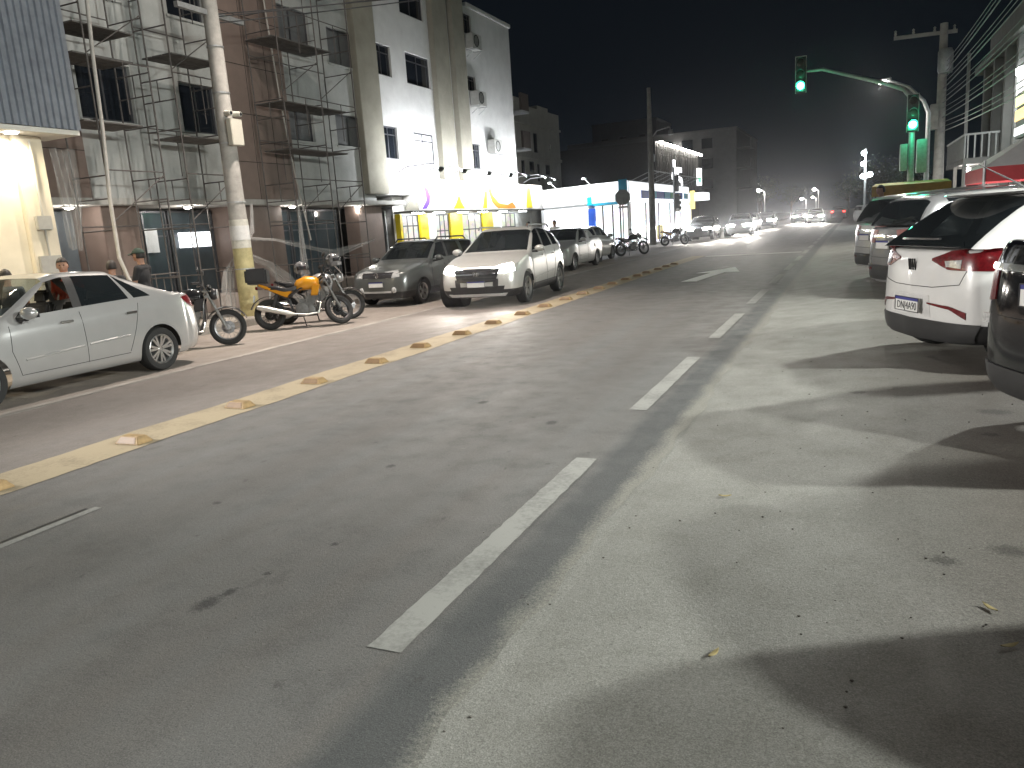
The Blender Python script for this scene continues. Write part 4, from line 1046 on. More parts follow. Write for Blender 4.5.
for i, w_ in enumerate(wC): window(bC, -14.1, *w_, glass=CURT if i == 1 else DARKG, mull=1 if w_[1] - w_[0] > 0.6 else 0, transom=0.75 if w_[1] - w_[0] > 0.6 else None, depth=0.08)
for (a, b) in ((20.85, 22.0), (25.85, 26.95), (27.38, 28.35)):
    m = MB(); m.box(-13.998, -13.78, a, b, 2.9, 10.9); m.build('pilaster', OLIVE, bC, bevel=0.015)
m = MB(); m.box(-24, -13.93, 29.0, 33.28, 10.1, 10.26); m.build('parapet', WHITEW, bC, bevel=0.02)
# ground floor shop
YEL = mat('shop_yellow', (0.80, 0.62, 0.015), 0.5, var=0.05); WHT = mat('shop_white', (0.80, 0.79, 0.76), 0.6, var=0.05); LITSHOP = shopglow('lit_shop_window', 0.7); PURP = mat('sign_purple', (0.16, 0.07, 0.42), 0.5); ORNG = mat('sign_orange', (0.62, 0.26, 0.02), 0.5)
m = MB(); m.box(-24, -14.32, 22.92, 35.3, SW - 0.1, 2.88); m.build('shop_wall', WHT, bC)
yel = ((24.35, 24.93), (26.63, 27.64), (29.5, 30.5), (23.0, 23.15))
for (a, b) in yel:
    m = MB(); m.box(-14.318, -14.12, a, b, SW, 2.28); m.build('yellow_pillar', YEL, bC, bevel=0.01)
m = MB(); m.box(-14.318, -14.13, 24.95, 25.5, SW, 2.28); m.box(-14.318, -14.13, 30.52, 31.4, SW, 2.28); m.box(-14.318, -14.14, 23.2, 24.3, SW, 0.95); m.build('white_pillar', WHT, bC, bevel=0.01)
for (a, b, z) in ((23.2, 24.3, 0.98), (25.55, 26.58, 0.2), (27.7, 29.45, 0.2), (31.45, 33.0, 0.2)): window(bC, -14.2, a, b, z, 2.25, glass=LITSHOP, mull=2, transom=0.7, depth=0.05, name='shop_window')
m = MB(); m.box(-14.318, -13.6, 22.95, 35.3, 2.3, 2.36); m.build('awning_ledge', mat('ledge_dark', (0.10, 0.095, 0.08), 0.6), bC, bevel=0.01)
m = MB(); m.box(-14.0 - 0.318, -13.66, 23.6, 35.3, 2.362, 3.45); m.build('sign_board', WHT, bC, bevel=0.01)
def pl(name, poly, mm, parent, X=-13.655):   # flat sign shapes on a +X face, polygon in (y, z)
    m = MB(); m.prism([(p[0], p[1]) for p in poly], (X - 0.0, 0, 0), (0, 1, 0), (0, 0, 1), (0.012, 0, 0)); return m.build(name, mm, parent)
pl('sign_mark', [(23.0 + 0.75, 2.4), (24.05, 2.42), (24.3, 2.6), (24.38, 2.85), (24.25, 3.1), (23.95, 3.2), (24.1, 2.95), (24.1, 2.7)], PURP, bC)
pl('sign_mark', [(26.1, 2.42), (27.0, 2.42), (26.75, 2.65), (26.6, 2.95), (26.35, 2.62)], YEL, bC)
pl('sign_mark', [(29.4, 3.35), (29.6, 2.95), (30.2, 2.62), (31.1, 2.55), (31.6, 2.66), (31.9, 2.5), (31.95, 2.42), (31.3, 2.4), (30.1, 2.42), (29.55, 2.65), (29.25, 3.1)], ORNG, bC)
pl('sign_mark', [(33.2, 2.42), (33.9, 2.42), (33.75, 3.3), (33.4, 3.35)], YEL, bC)
pl('sign_mark', [(28.6, 2.42), (29.0, 2.42), (29.1, 3.1), (28.9, 3.1)], YEL, bC)
m = MB(); m.prism([(0, 0), (0.9, 0), (0.7, 0.35), (0.5, 0.42), (0, 0.1)], (-13.64, 22.6, 2.37), (0, 1, 0), (0, 0, 1), (0.02, 0, 0)); m.build('sign_mark', OLIVE, bC)
for i, y in enumerate((22.9, 24.6, 26.6, 28.6, 30.4, 32.6, 34.6)):
    q = thing('sign_lamp', 'goose-neck floodlight above the yellow shop sign, %s from the brown pillar' % nth[i].replace('nearest', 'first'), 'lamp', (-13.98 if y < 33 else -14.3, y, 3.62), 0, 'goose-neck lamps over the yellow shop')
    b = MB(); b.tube([(0, 0, 0), (0.35, 0, 0.16), (1.2, 0, 0.18), (1.6, 0, 0.02)], 0.02, 8); b.build('arm', STEEL, q, smooth=0.8)
    b = MB(); b.obox((1.64, 0, -0.03), (0.05, 0, 0.05), (0, 0.1, 0), (-0.035, 0, 0.035)); b.build('lamp_head', PLASTIC, q, bevel=0.01)
    b = MB(); b.obox((1.59, 0, -0.03), (0.035, 0, -0.035), (0, 0.09, 0), (-0.006, 0, -0.006)); b.build('lens', LEDC, q)
    lamp('sign_flood', 'SPOT', (1.52, 0, 0.0), 520, (0.95, 0.97, 1.0), q, 0.08, (-0.8, 0, 0.18), 165, 0.8)
ac_unit((-13.97, 30.5, 4.65), 'air conditioner on the white wall beside the lowest narrow window'); ac_unit((-13.97, 29.2, 6.4), 'air conditioner under the middle narrow window of the white wall'); ac_unit((-13.97, 29.1, 8.5), 'air conditioner under the top narrow window of the white wall')

m = MB()
for y in (23.8, 25.3, 27.2, 29.0, 31.0, 33.2): m.box(-13.9, -13.8, y - 0.35, y + 0.35, 2.27, 2.297)
m.build('added_strip_light', LEDC, bC)  # strips added under the ledge to brighten the shop front
for y in (23.8, 25.6, 27.6, 29.6, 31.8): lamp('added_strip_fill', 'POINT', (-13.7, y, 2.12), 20, (1, 0.97, 0.9), bC, 0.1)  # added fill points that go with the strips
# --- beige building set back behind
bD = thing('beige_apartment_building', 'beige four-storey building set back beyond the white one', 'building', (0, 0, 0))
BEIGE = wallmat('beige_wall', (0.36, 0.345, 0.30), 0.12); opsD = [(49.0, 49.6, 6.6, 7.7), (50.6, 51.4, 6.5, 7.8), (53.6, 53.9, 6.8, 7.2), (48.2, 48.9, 5.0, 5.9), (49.6, 50.6, 5.2, 5.9), (51.0, 51.6, 4.6, 5.8), (52.6, 53.6, 5.1, 5.8)]
m = MB(); wall_openings(m, -20.25, -20.0, 45.5, 55.8, SW - 0.1, 9.4, opsD); m.box(-32, -20.25, 45.5, 55.8, SW - 0.1, 9.38); m.box(-32, -19.95, 45.4, 49.0, 9.4, 9.75); m.box(-32, -19.95, 51.5, 53.5, 9.4, 9.62); m.box(-20.0, -19.88, 45.5, 55.8, 6.05, 6.25); m.box(-20.0, -19.88, 45.5, 55.8, 8.2, 8.35); m.build('wall', BEIGE, bD)
for w_ in opsD: window(bD, -20.1, *w_, mull=0, depth=0.06)
for i, z in enumerate((6.35, 8.55)):
    m = MB(); m.box(-19.99, -18.6, 45.4, 46.6, z - 0.12, z); m.build('balcony_slab', mat('balcony_white', (0.5, 0.5, 0.5), 0.7), bD)
    m = MB(); m.box(-18.75, -18.6, 45.42, 46.58, z + 0.002, z + 1.0); m.build('balcony_front', mat('balcony_brown', (0.11, 0.085, 0.07), 0.7), bD)

# --- blue and white corner shop
bE = thing('blue_white_shop', 'brightly lit white corner shop with blue stripes beyond the yellow shop', 'building', (0, 0, 0))
A_ = Vector((-18.79, 48.18, 0)); B_ = Vector((-12.0, 44.79, 0)); fu = (B_ - A_).normalized(); fn = Vector((fu.y, -fu.x, 0))
SHOPW = mat('shop_lit_white', (0.82, 0.83, 0.83), 0.6, var=0.04); BLUE = mat('shop_blue', (0.01, 0.09, 0.55), 0.5, var=0.05); CYAN = mat('shop_cyan', (0.0, 0.42, 0.68), 0.5, var=0.05); GREENM = mat('shop_green', (0.05, 0.45, 0.25), 0.5)
LITE = shopglow('lit_shop_glass', 1.9, (0.93, 0.97, 1.0)); LBOX = emat('white_lightbox', (0.95, 0.98, 1.0), 1.5)
m = MB(); D0 = A_ - Vector((0, -0.0, 0)); poly = [(A_.x, A_.y), (B_.x, B_.y), (-12.0, 62.5), (-19.5, 62.5)]
m.prism(poly, (0, 0, SW - 0.1), (1, 0, 0), (0, 1, 0), (0, 0, 3.85)); m.build('wall', SHOPW, bE)
def fpan(name, s0, s1, z0, z1, mm, off=0.0, t=0.03):
    m = MB(); c = A_ + fu * ((s0 + s1) / 2) + fn * (off + t / 2) + Vector((0, 0, (z0 + z1) / 2)); m.obox(c, fu * ((s1 - s0) / 2), fn * (t / 2), Vector((0, 0, (z1 - z0) / 2))); return m.build(name, mm, bE)
Lf = (B_ - A_).length
fpan('lightbox_sign', 0.1, Lf - 0.05, 2.72, 3.82, LBOX, 0.002, 0.12)
fpan('shop_glass', 4.9, Lf - 0.15, SW, 2.5, LITE, 0.002); fpan('shop_glass', 0.3, 4.2, SW, 2.5, LITE, 0.002)
fpan('blue_column', 4.42, 4.95, SW, 2.4, BLUE, 0.04, 0.1); fpan('cyan_trim', 4.4, Lf, 2.56, 2.66, CYAN, 0.03, 0.06); fpan('cyan_corner', Lf - 0.62, Lf + 0.02, 2.75, 3.9, CYAN, 0.125, 0.05); fpan('cyan_patch', 4.35, 4.75, 2.6, 3.1, CYAN, 0.125, 0.02)
for s_ in (5.55, 6.35, 6.95): fpan('mullion', s_ - 0.04, s_ + 0.04, SW, 2.5, ALU, 0.034, 0.05)
m = MB(); m.box(-11.998, -11.9, 44.9, 62.4, 2.62, 3.75); m.build('lightbox_sign', LBOX, bE)
m = MB(); m.box(-11.898, -11.87, 47.3, 59.8, 2.82, 3.3); m.build('blue_band', BLUE, bE)
for (a, b, mm) in ((50.0, 51.2, CYAN), (53.6, 55.4, CYAN), (55.5, 56.6, GREENM), (60.2, 61.8, CYAN)):
    m = MB(); m.box(-11.868, -11.85, a, b, 2.86, 3.28); m.build('band_mark', mm, bE)
m = MB(); m.box(-11.998, -11.96, 45.2, 62.2, SW, 2.55); m.build('shop_glass', LITE, bE)
for y in (48.5, 52, 55.5, 59): 
    m = MB(); m.box(-11.958, -11.9, y - 0.05, y + 0.05, SW, 2.55); m.build('mullion', ALU, bE)
m = MB(); m.box(-11.955, -11.93, 51.5, 53.2, 0.2, 1.1); m.build('yellow_poster', YEL, bE)
m = MB()
for k in range(9): m.tube([(-12.3 + 0.0 * k, 46 + k * 1.9, 3.78), (-11.0, 46.5 + k * 1.9, 4.35)], 0.025, 6)
m.tube([(-11.0, 46, 4.35), (-11.0, 62.5, 4.35)], 0.03, 6); m.build('awning_frame', STEEL, bE)
for (s_, z) in ((1.6, 3.8), (4.6, 3.8)):
    p = A_ + fu * s_ + Vector((0, 0, z)); m = MB(); m.tube([p, p + fn * 0.5 + Vector((0, 0, 0.35))], 0.03, 6); m.obox(p + fn * 0.55 + Vector((0, 0, 0.38)), fu * 0.12, fn * 0.08, Vector((0, 0, 0.05))); m.build('lamp_arm', WHT, bE)
    lamp('shop_flood', 'SPOT', p + fn * 1.2 + Vector((0, 0, 0.3)), 500, (0.93, 0.97, 1.0), bE, 0.1, -fn * 0.8 - Vector((0, 0, 0.8)), 150, 0.9)
lamp('shop_glow', 'AREA', (-11.4, 53.5, 2.5), 140, (0.93, 0.97, 1.0), bE, 4.0, (0.8, -0.2, -0.6))
lamp('shop_glow', 'AREA', A_ + fu * 4 + fn * 0.6 + Vector((0, 0, 2.5)), 300, (0.93, 0.97, 1.0), bE, 3.0, fn * 0.9 - Vector((0, 0, 0.5)))

# --- dark clad building with the row of lamps
bF = thing('dark_clad_building', 'dark clad building with a row of lamps along its top edge', 'building', (0, 0, 0))
DCLAD = mat('dark_cladding', (0.10, 0.095, 0.09), 0.6, var=0.1); m = MB(); m.box(-26, -15, 64.8, 84, SW, 7.75); m.build('wall', DCLAD, bF)
m = MB()
for k in range(22): m.box(-15, -14.95, 65.2 + k * 0.86, 65.3 + k * 0.86, 3.5, 7.6)
m.build('cladding_rib', mat('cladding_rib', (0.11, 0.105, 0.10), 0.6), bF)
for k in range(12):
    y = 65.6 + k * 1.62; m = MB(); m.ell((-14.6, y, 7.62), 0.13, 0.15, 0.13, 12, 8); m.tube([(-15, y, 7.72), (-14.6, y, 7.72)], 0.03, 6); m.build('wall_lamp', LEDW, bF)
    if k % 2 == 0: lamp('wash', 'SPOT', (-14.62, y + 0.8, 7.3), 60, (1, 0.95, 0.88), bF, 0.08, (-0.25, 0, -1), 100, 0.8)
GLOWW = emat('white_lit_letter', (0.97, 0.98, 1), 3.0)
pl('sign_letter', [(70.6, 4.9), (71.6, 4.85), (72.3, 5.3), (72.2, 6.6), (71.2, 6.6), (71.2, 5.5), (70.5, 5.4)], GLOWW, bF, -14.94)
pl('sign_letter', [(72.6, 5.1), (72.7, 6.0), (75.0, 6.05), (75.1, 5.6), (73.6, 5.55), (73.6, 5.25), (75.0, 5.15), (75.5, 4.75), (75.4, 4.3), (74.8, 4.3), (74.5, 4.7), (73.0, 4.75)], GLOWW, bF, -14.94)
m = MB(); m.box(-14.99, -14.55, 83.0, 83.4, 4.6, 6.3); m.build('blade_sign', GLOWW, bF)
m = MB(); m.box(-14.85, -14.53, 82.95, 83.0, 4.9, 5.4); m.build('blade_sign_mark', emat('green_lit', (0.05, 0.8, 0.35), 1.5), bF)

# --- small lit store beyond, grey apartment block, dark far blocks
bH = thing('small_store', 'small store with white lit canopy and yellow sign beyond the corner shop', 'building', (0, 0, 0))
m = MB(); m.box(-20, -12.2, 63.5, 84.6 - 20, SW, 3.4); m.build('wall', SHOPW, bH)
m = MB(); m.box(-12.198, -11.0, 63.4, 66.5, 2.75, 3.35); m.build('canopy', LBOX, bH)
m = MB(); m.box(-11.9, -11.6, 62.8, 63.3, 2.1, 3.5); m.build('yellow_sign', emat('yellow_lit', (1.0, 0.75, 0.1), 1.2), bH)
m = MB(); m.box(-12.198, -12.15, 63.6, 64.5, 0.2, 2.4); m.build('shop_glass', emat('warm_lit_glass', (1.0, 0.9, 0.6), 1.5), bH)
bG = thing('grey_apartment_block', 'tall grey apartment block with balconies on its right edge', 'building', (0, 0, 0))
GREYD = wallmat('dark_grey_wall', (0.15, 0.15, 0.15), 0.1); m = MB(); m.box(-32, -12.2, 92, 112, SW, 10.7); m.box(-32, -12.1, 91.9, 112, 10.7, 10.95); m.build('wall', GREYD, bG)
for z in (4.2, 6.4, 8.6):
    m = MB(); m.box(-12.199, -10.6, 92.2, 95.5, z, z + 0.14); m.box(-10.75, -10.6, 92.2, 95.5, z + 0.14, z + 1.0); m.build('balcony', GREYD, bG)
    for x in (-16.0, -18.2, -20.5):
        m = MB(); m.box(x, x + 1.2, 91.94, 91.998, z + 0.3, z + 1.4); m.build('window', DARKG, bG)
m = MB(); m.box(-19.3, -18.3, 91.5, 91.9, 8.35, 8.95); m.build('wall_floodlight', LEDW, bG)
lamp('block_flood', 'SPOT', (-18.8, 90.8, 8.6), 700, (1, 0.97, 0.92), bG, 0.2, (-0.3, 0.8, -0.6), 150, 0.9)
for i, (x0, x1, y0, y1, z1, lb) in enumerate(((-62, -35, 118, 130, 12.3, 'long low dark block behind the corner shop roof'), (-41, -30, 131, 142, 17.4, 'taller dark tower block behind the long low one'), (-30, -21.5, 100, 117, 7.2, 'dark blue-grey block left of the dark clad building'))):
    q = thing('apartment_block', lb, 'building', (0, 0, 0), 0, 'dark blocks far behind'); DB = wallmat('night_block_%d' % i, (0.10, 0.11, 0.125), 0.1)
    m = MB(); m.box(x0, x1, y0, y1, SW, z1); m.box(x0 - 0.1, x1 + 0.1, y0 - 0.1, y1, z1, z1 + 0.35); m.build('wall', DB, q)
    for zz in np.arange(2.5, z1 - 1.2, 2.9):
        for xx in np.arange(x0 + 1.5, x1 - 1.5, 3.2):
            m = MB(); m.box(xx, xx + 1.2, y0 - 0.03, y0 - 0.002, zz, zz + 1.2); m.build('window', DARKG, q)
# ================================================================== scaffolding and sheets
SCAF = mat('scaffold_rusty_steel', (0.115, 0.105, 0.10), 0.7, metal=0.3, var=0.3, scale=14); PLANK = mat('scaffold_plank', (0.12, 0.115, 0.11), 0.85, var=0.3, scale=6)
PLAST = mat('plastic_sheet', (0.55, 0.55, 0.54), 0.5, var=0.15, scale=5, alpha=0.28); ROPE = mat('pale_hose', (0.45, 0.43, 0.40), 0.7, var=0.15)
def scaffold(label, x0, x1, y0, y1, ztop, planks, mid=False):
    q = thing('scaffold_tower', label, 'scaffold', (0, 0, 0), 0, 'scaffold towers against the grey building'); zb_ = SW
    r = 0.0165; nlev = int((ztop - zb_) / 1.0)
    ym = [y0, y1] + ([(y0 + y1) / 2] if mid else [])
    for y in ym:
        m = MB()
        for x in (x0, x1):
            m.tube([(x, y, zb_), (x, y, ztop)], r, 8); m.lathe([(0, 0.0), (0.07, 0.0), (0.07, 0.012), (0, 0.012)], (x, y, zb_), 'Z', 12)
        for k in range(1, nlev + 1):
            z = zb_ + 1.0 * k - 0.05; m.tube([(x0, y, z), (x1, y, z)], r * 0.85, 6)
            if k % 2: m.tube([(x0, y, z - 0.42), (x1, y, z - 0.42)], r * 0.8, 6); m.tube([((x0 + x1) / 2, y, z), ((x0 + x1) / 2, y, z - 0.42)], r * 0.75, 6)
        m.build('frame', SCAF, q, smooth=0.8)
    ys = sorted(ym)
    for k in range(1, nlev + 1):
        z = zb_ + 1.0 * k
        for (a, b) in zip(ys, ys[1:]):
            x = x1 if k % 2 else x0
            m = MB(); m.tube([(x, a, z + 0.05), (x, b, z + 0.05)], r * 0.8, 6)
            if k % 3: m.tube([(x + 0.01, a + (b - a) * 0.55, z - 0.9), (x + 0.01, a + (b - a) * 0.55, z + 0.05)], r * 0.65, 6)
            m.build('ledger', SCAF, q, smooth=0.8)
            if k % 3 == 0: m = MB(); m.tube([(x1, a, z - 0.9), (x1, b, z)], r * 0.7, 6); m.build('brace', SCAF, q, smooth=0.8)
    for (z, a, b) in planks:
        m = MB()
        for i in range(3):
            xa = x0 + 0.02 + i * (x1 - x0 - 0.04) / 3; m.box(xa, xa + (x1 - x0) / 3 - 0.03, a - 0.15, b + 0.15, z + 0.024, z + 0.052)
        m.build('plank', PLANK, q, bevel=0.004)
    return q
scaffold('scaffold tower beside the corrugated fascia, nearest to the corner shop', -13.65, -12.75, 10.6, 11.95, 9.6, ((3.95, 10.5, 11.5), (5.12, 10.5, 11.5), (5.65, 10.6, 11.6), (8.2, 10.6, 11.9)))
scaffold('scaffold tower half hidden behind the leaning concrete utility pole', -13.65, -12.75, 12.55, 13.9, 9.6, ((3.85, 12.8, 13.9), (5.47, 12.8, 13.9), (8.1, 12.6, 13.9)))
scaffold('wide scaffold tower between the brown cladding and the olive pilaster', -13.65, -12.75, 15.95, 18.95, 9.6, ((3.82, 16.2, 18.3), (4.93, 16.1, 18.4), (6.4, 16.0, 18.0), (8.4, 16.0, 18.9)), mid=True)
for (lb, p) in (('pale hose hanging down the front of the first scaffold tower', [(-12.7, 10.85, 7.5), (-12.7, 10.76, 6.1), (-12.72, 10.7, 5.0), (-12.7, 10.64, 3.8), (-12.7, 10.55, 2.6), (-12.65, 10.5, 1.5), (-12.45, 10.8, 0.12)]),
                ('thin pale hose hanging over the brown cladding behind the utility pole', [(-13.6, 16.6, 9.0), (-13.62, 16.75, 7.0), (-13.65, 16.95, 5.0), (-13.6, 17.1, 3.4), (-13.4, 17.2, 1.6)])):
    m = MB(); m.tube(p, 0.035 if 'first' in lb else 0.02, 8); tag(m.build('hose', ROPE, None, smooth=1), lb, 'hose', 'hoses hanging on the scaffolded front')
def sheet(label, path, widths, folds=5, seed=1, group='plastic sheets draped on the scaffold'):
    r_ = random.Random(seed); P = []; n = len(path); pts = [Vector(p) for p in path]
    dense = []
    for i in range(n - 1):
        for k in range(5): dense.append((pts[i].lerp(pts[i + 1], k / 5), widths[i] + (widths[i + 1] - widths[i]) * k / 5))
    dense.append((pts[-1], widths[-1]))
    for i, (p, w) in enumerate(dense):
        t = (dense[min(i + 1, len(dense) - 1)][0] - dense[max(i - 1, 0)][0]).normalized(); s_ = t.cross(Vector((1, 0, 0.15))).normalized()
        row = []
        for j in range(19):
            u = j / 18 - 0.5; f = math.sin(u * folds * 6.283 + i * 0.35 + seed) * 0.05 * (0.5 + w) + r_.uniform(-0.006, 0.006)
            row.append(p + s_ * (u * w) + Vector((f, 0, 0.02 * math.sin(i * 0.9 + j * 0.6))))
        P.append(row)
    m = MB(); m.grid(P); return tag(m.build('plastic_sheet', PLAST, None, smooth=1.5), label, 'plastic sheet', group)
sheet('white plastic sheet bunched in a knot beside the dark shop window', [(-12.7, 14.3, 2.5), (-12.6, 14.1, 1.9), (-12.5, 13.4, 1.35), (-12.35, 12.95, 1.0), (-12.3, 12.75, 0.3)], [0.06, 0.09, 0.12, 0.3, 0.42], 3, 2)
sheet('thin plastic sheet strung from the utility pole over the orange motorcycle', [(-12.3, 13.4, 1.72), (-12.4, 14.6, 1.66), (-12.5, 15.8, 1.45), (-12.6, 17.2, 1.2), (-12.7, 19.2, 1.5)], [0.06, 0.07, 0.10, 0.2, 0.05], 2, 5)
sheet('plastic sheet drooping to the ground behind the black top box', [(-12.3, 13.5, 1.35), (-12.5, 14.4, 1.1), (-12.6, 15.2, 0.55), (-12.7, 15.7, 0.12)], [0.1, 0.25, 0.45, 0.5], 4, 9)
sheet('narrow plastic sheet hanging straight down near the brown pillar', [(-12.75, 16.0, 2.6), (-12.75, 16.0, 1.6), (-12.7, 15.95, 0.5)], [0.08, 0.2, 0.3], 3, 11)
sheet('brownish plastic sheet hanging below the corrugated fascia corner', [(-13.2, 10.1, 3.5), (-13.15, 10.1, 2.6), (-13.1, 10.0, 1.7)], [0.5, 0.45, 0.25], 4, 14)

# ================================================================== poles, wires, signals, signs
def pole_mesh(p, top, r0, r1): 
    m = MB(); m.tube([p, (Vector(p) + Vector(top)) / 2, top], [r0, (r0 + r1) / 2, r1], 18); return m
P1 = thing('utility_pole', 'concrete utility pole painted yellow at its foot beside the motorcycles', 'utility pole', (-12.05, 13.1, 0.07), 0)
m = MB(); m.tube([(0, 0, 0), (0, 0, 9.6)], [0.20, 0.125], 20); m.build('shaft', CONC, P1, smooth=0.8)
PYEL = mat('pole_yellow_paint', (0.45, 0.40, 0.21), 0.7, var=0.3, scale=5); PWHT = mat('pole_white_paint', (0.60, 0.59, 0.53), 0.7, var=0.25, scale=6)
m = MB(); m.lathe([(0.203, 0.0), (0.203, 0.75), (0.198, 1.45)], n=24); m.build('painted_band', PYEL, P1, smooth=0.8)
m = MB(); m.lathe([(0.199, 1.452), (0.194, 2.05)], n=24); m.build('painted_band', PWHT, P1, smooth=0.8)
m = MB(); m.lathe([(0.202, 1.62), (0.201, 1.92), (0.2, 1.92), (0.2, 1.62)], n=24); m.build('paper_notice', mat('pole_notice', (0.70, 0.70, 0.69), 0.7, var=0.12), P1, smooth=0.8)
m = MB()
for z in (1.0, 2.4, 3.6, 4.6, 5.5): m.lathe([(0.206 - z * 0.0075, z), (0.212 - z * 0.0075, z), (0.212 - z * 0.0075, z + 0.025), (0.206 - z * 0.0075, z + 0.025)], n=20, closed=True)
m.build('metal_band', STEEL, P1)
m = MB(); m.box(0.165, 0.30, -0.17, 0.17, 3.55, 4.08); m.build('meter_box', mat('pole_box_beige', (0.55, 0.53, 0.46), 0.5, var=0.06), P1, bevel=0.012)
for sd in (-0.11, 0.10):
    m = MB(); m.tube([(0.15, sd, 4.2), (0.32, sd * 1.3, 4.18)], 0.055, 12); m.lathe([(0, 0.332), (0.035, 0.33), (0.035, 0.30)], (0, sd * 1.3, 4.18), 'X', 14, mi=1); m.build('camera', [PWHT, DARKLENS], P1, smooth=0.7)
m = MB(); m.tube([(0.08, 0, 9.0), (1.2, 0.1, 9.5), (2.4, 0.2, 9.6)], 0.04, 8); m.build('lamp_arm', STEEL, P1)
m = MB(); m.obox((2.7, 0.22, 9.58), (0.35, 0.02, 0), (0, 0.13, 0), (0, 0, 0.05)); m.build('lamp_head', STEEL, P1, bevel=0.02)
m = MB(); m.box(2.42, 2.98, 0.12, 0.32, 9.51, 9.528); m.build('lamp_lens', LEDW, P1)
lamp('street_light', 'SPOT', (2.7, 0.22, 9.4), 6600, (1.0, 0.87, 0.77), P1, 0.15, (0.08, -0.15, -1), 90, 1.0)
lamp('street_light_spill', 'POINT', (2.7, 0.22, 9.4), 450, (1.0, 0.9, 0.8), P1, 0.15)
m = MB(); m.box(-0.05, 0.05, -0.9, 0.9, 6.1, 6.2); m.build('cross_arm', STEEL, P1)
P2 = thing('street_lamp', 'tall concrete pole with a small hooked lamp in front of the blue and white shop', 'street lamp', (-10.72, 45.1, 0.05), 0)
m = MB(); m.tube([(0, 0, 0), (0.0, 0, 6.0), (0, 0, 8.7)], [0.2, 0.15, 0.1], 16); m.build('shaft', CONC, P2, smooth=0.8)
m = MB(); m.tube([(0, 0, 5.9), (0.4, 0, 6.35), (1.1, 0, 6.5), (1.18, 0, 6.3)], 0.035, 8); m.build('lamp_arm', STEEL, P2, smooth=0.8)
m = MB(); m.lathe([(0.0, 0.1), (0.1, 0.08), (0.16, -0.12), (0.14, -0.2), (0, -0.22)], (1.18, 0, 6.25), 'Z', 14); m.build('lamp_head', STEEL, P2, smooth=0.8)
m = MB(); m.box(-0.16, 0.16, 0.1, 0.3, 4.7, 5.1); m.build('pole_box', STEEL, P2)
P3 = thing('utility_pole', 'dim utility pole with a wide cross-arm and transformer on the right', 'utility pole', (2.85, 34, 0.1), 0)
m = MB(); m.tube([(0, 0, 0), (0, 0, 7.7)], [0.2, 0.13], 14); m.build('shaft', CONC, P3, smooth=0.8)
m = MB(); m.obox((-0.6, 0, 7.4), (1.05, 0.25, 0.02), (0, 0.05, 0), (0, 0, 0.06))
for x in (-1.6, -1.0, -0.3, 0.35): m.lathe([(0.03, 0), (0.05, 0.05), (0.03, 0.1), (0.05, 0.15), (0, 0.2)], (x, x * 0.24 + 0.14, 7.46), 'Z', 10)
m.build('cross_arm', CONC, P3)
m = MB(); m.lathe([(0, 0), (0.22, 0.02), (0.25, 0.1), (0.25, 0.75), (0.2, 0.85), (0, 0.87)], (0.05, -0.42, 5.9), 'Z', 18); m.build('transformer', STEEL, P3, smooth=0.6)
m = MB(); m.box(-0.35, -0.1, -0.3, 0.1, 4.0, 4.9); m.build('junction_box', CONC, P3)
P4 = thing('street_lamp', 'lit street lamp on a curved arm by the right-hand traffic light', 'street lamp', (2.2, 30.5, 0.1), 0)
m = MB(); m.tube([(0, 0, 0), (0, 0, 4.3), (-0.15, 0, 4.7), (-0.6, 0, 5.2), (-1.25, 0, 5.5)], [0.09, 0.07, 0.06, 0.05, 0.05], 12); m.build('pole', STEEL, P4, smooth=0.8)
m = MB(); m.obox((-1.4, -0.03, 5.51), (0.25, 0, 0.03), (0, 0.11, 0), (0, 0, 0.05)); m.build('lamp_head', STEEL, P4, bevel=0.02)
m = MB(); m.ell((-1.42, -0.08, 5.45), 0.16, 0.12, 0.07, 14, 8); m.build('lamp_lens', LEDW, P4, smooth=1)
lamp('street_light', 'SPOT', (-1.42, -0.1, 5.3), 950, (1.0, 0.93, 0.84), P4, 0.1, (-0.1, -0.25, -1), 160, 0.6)
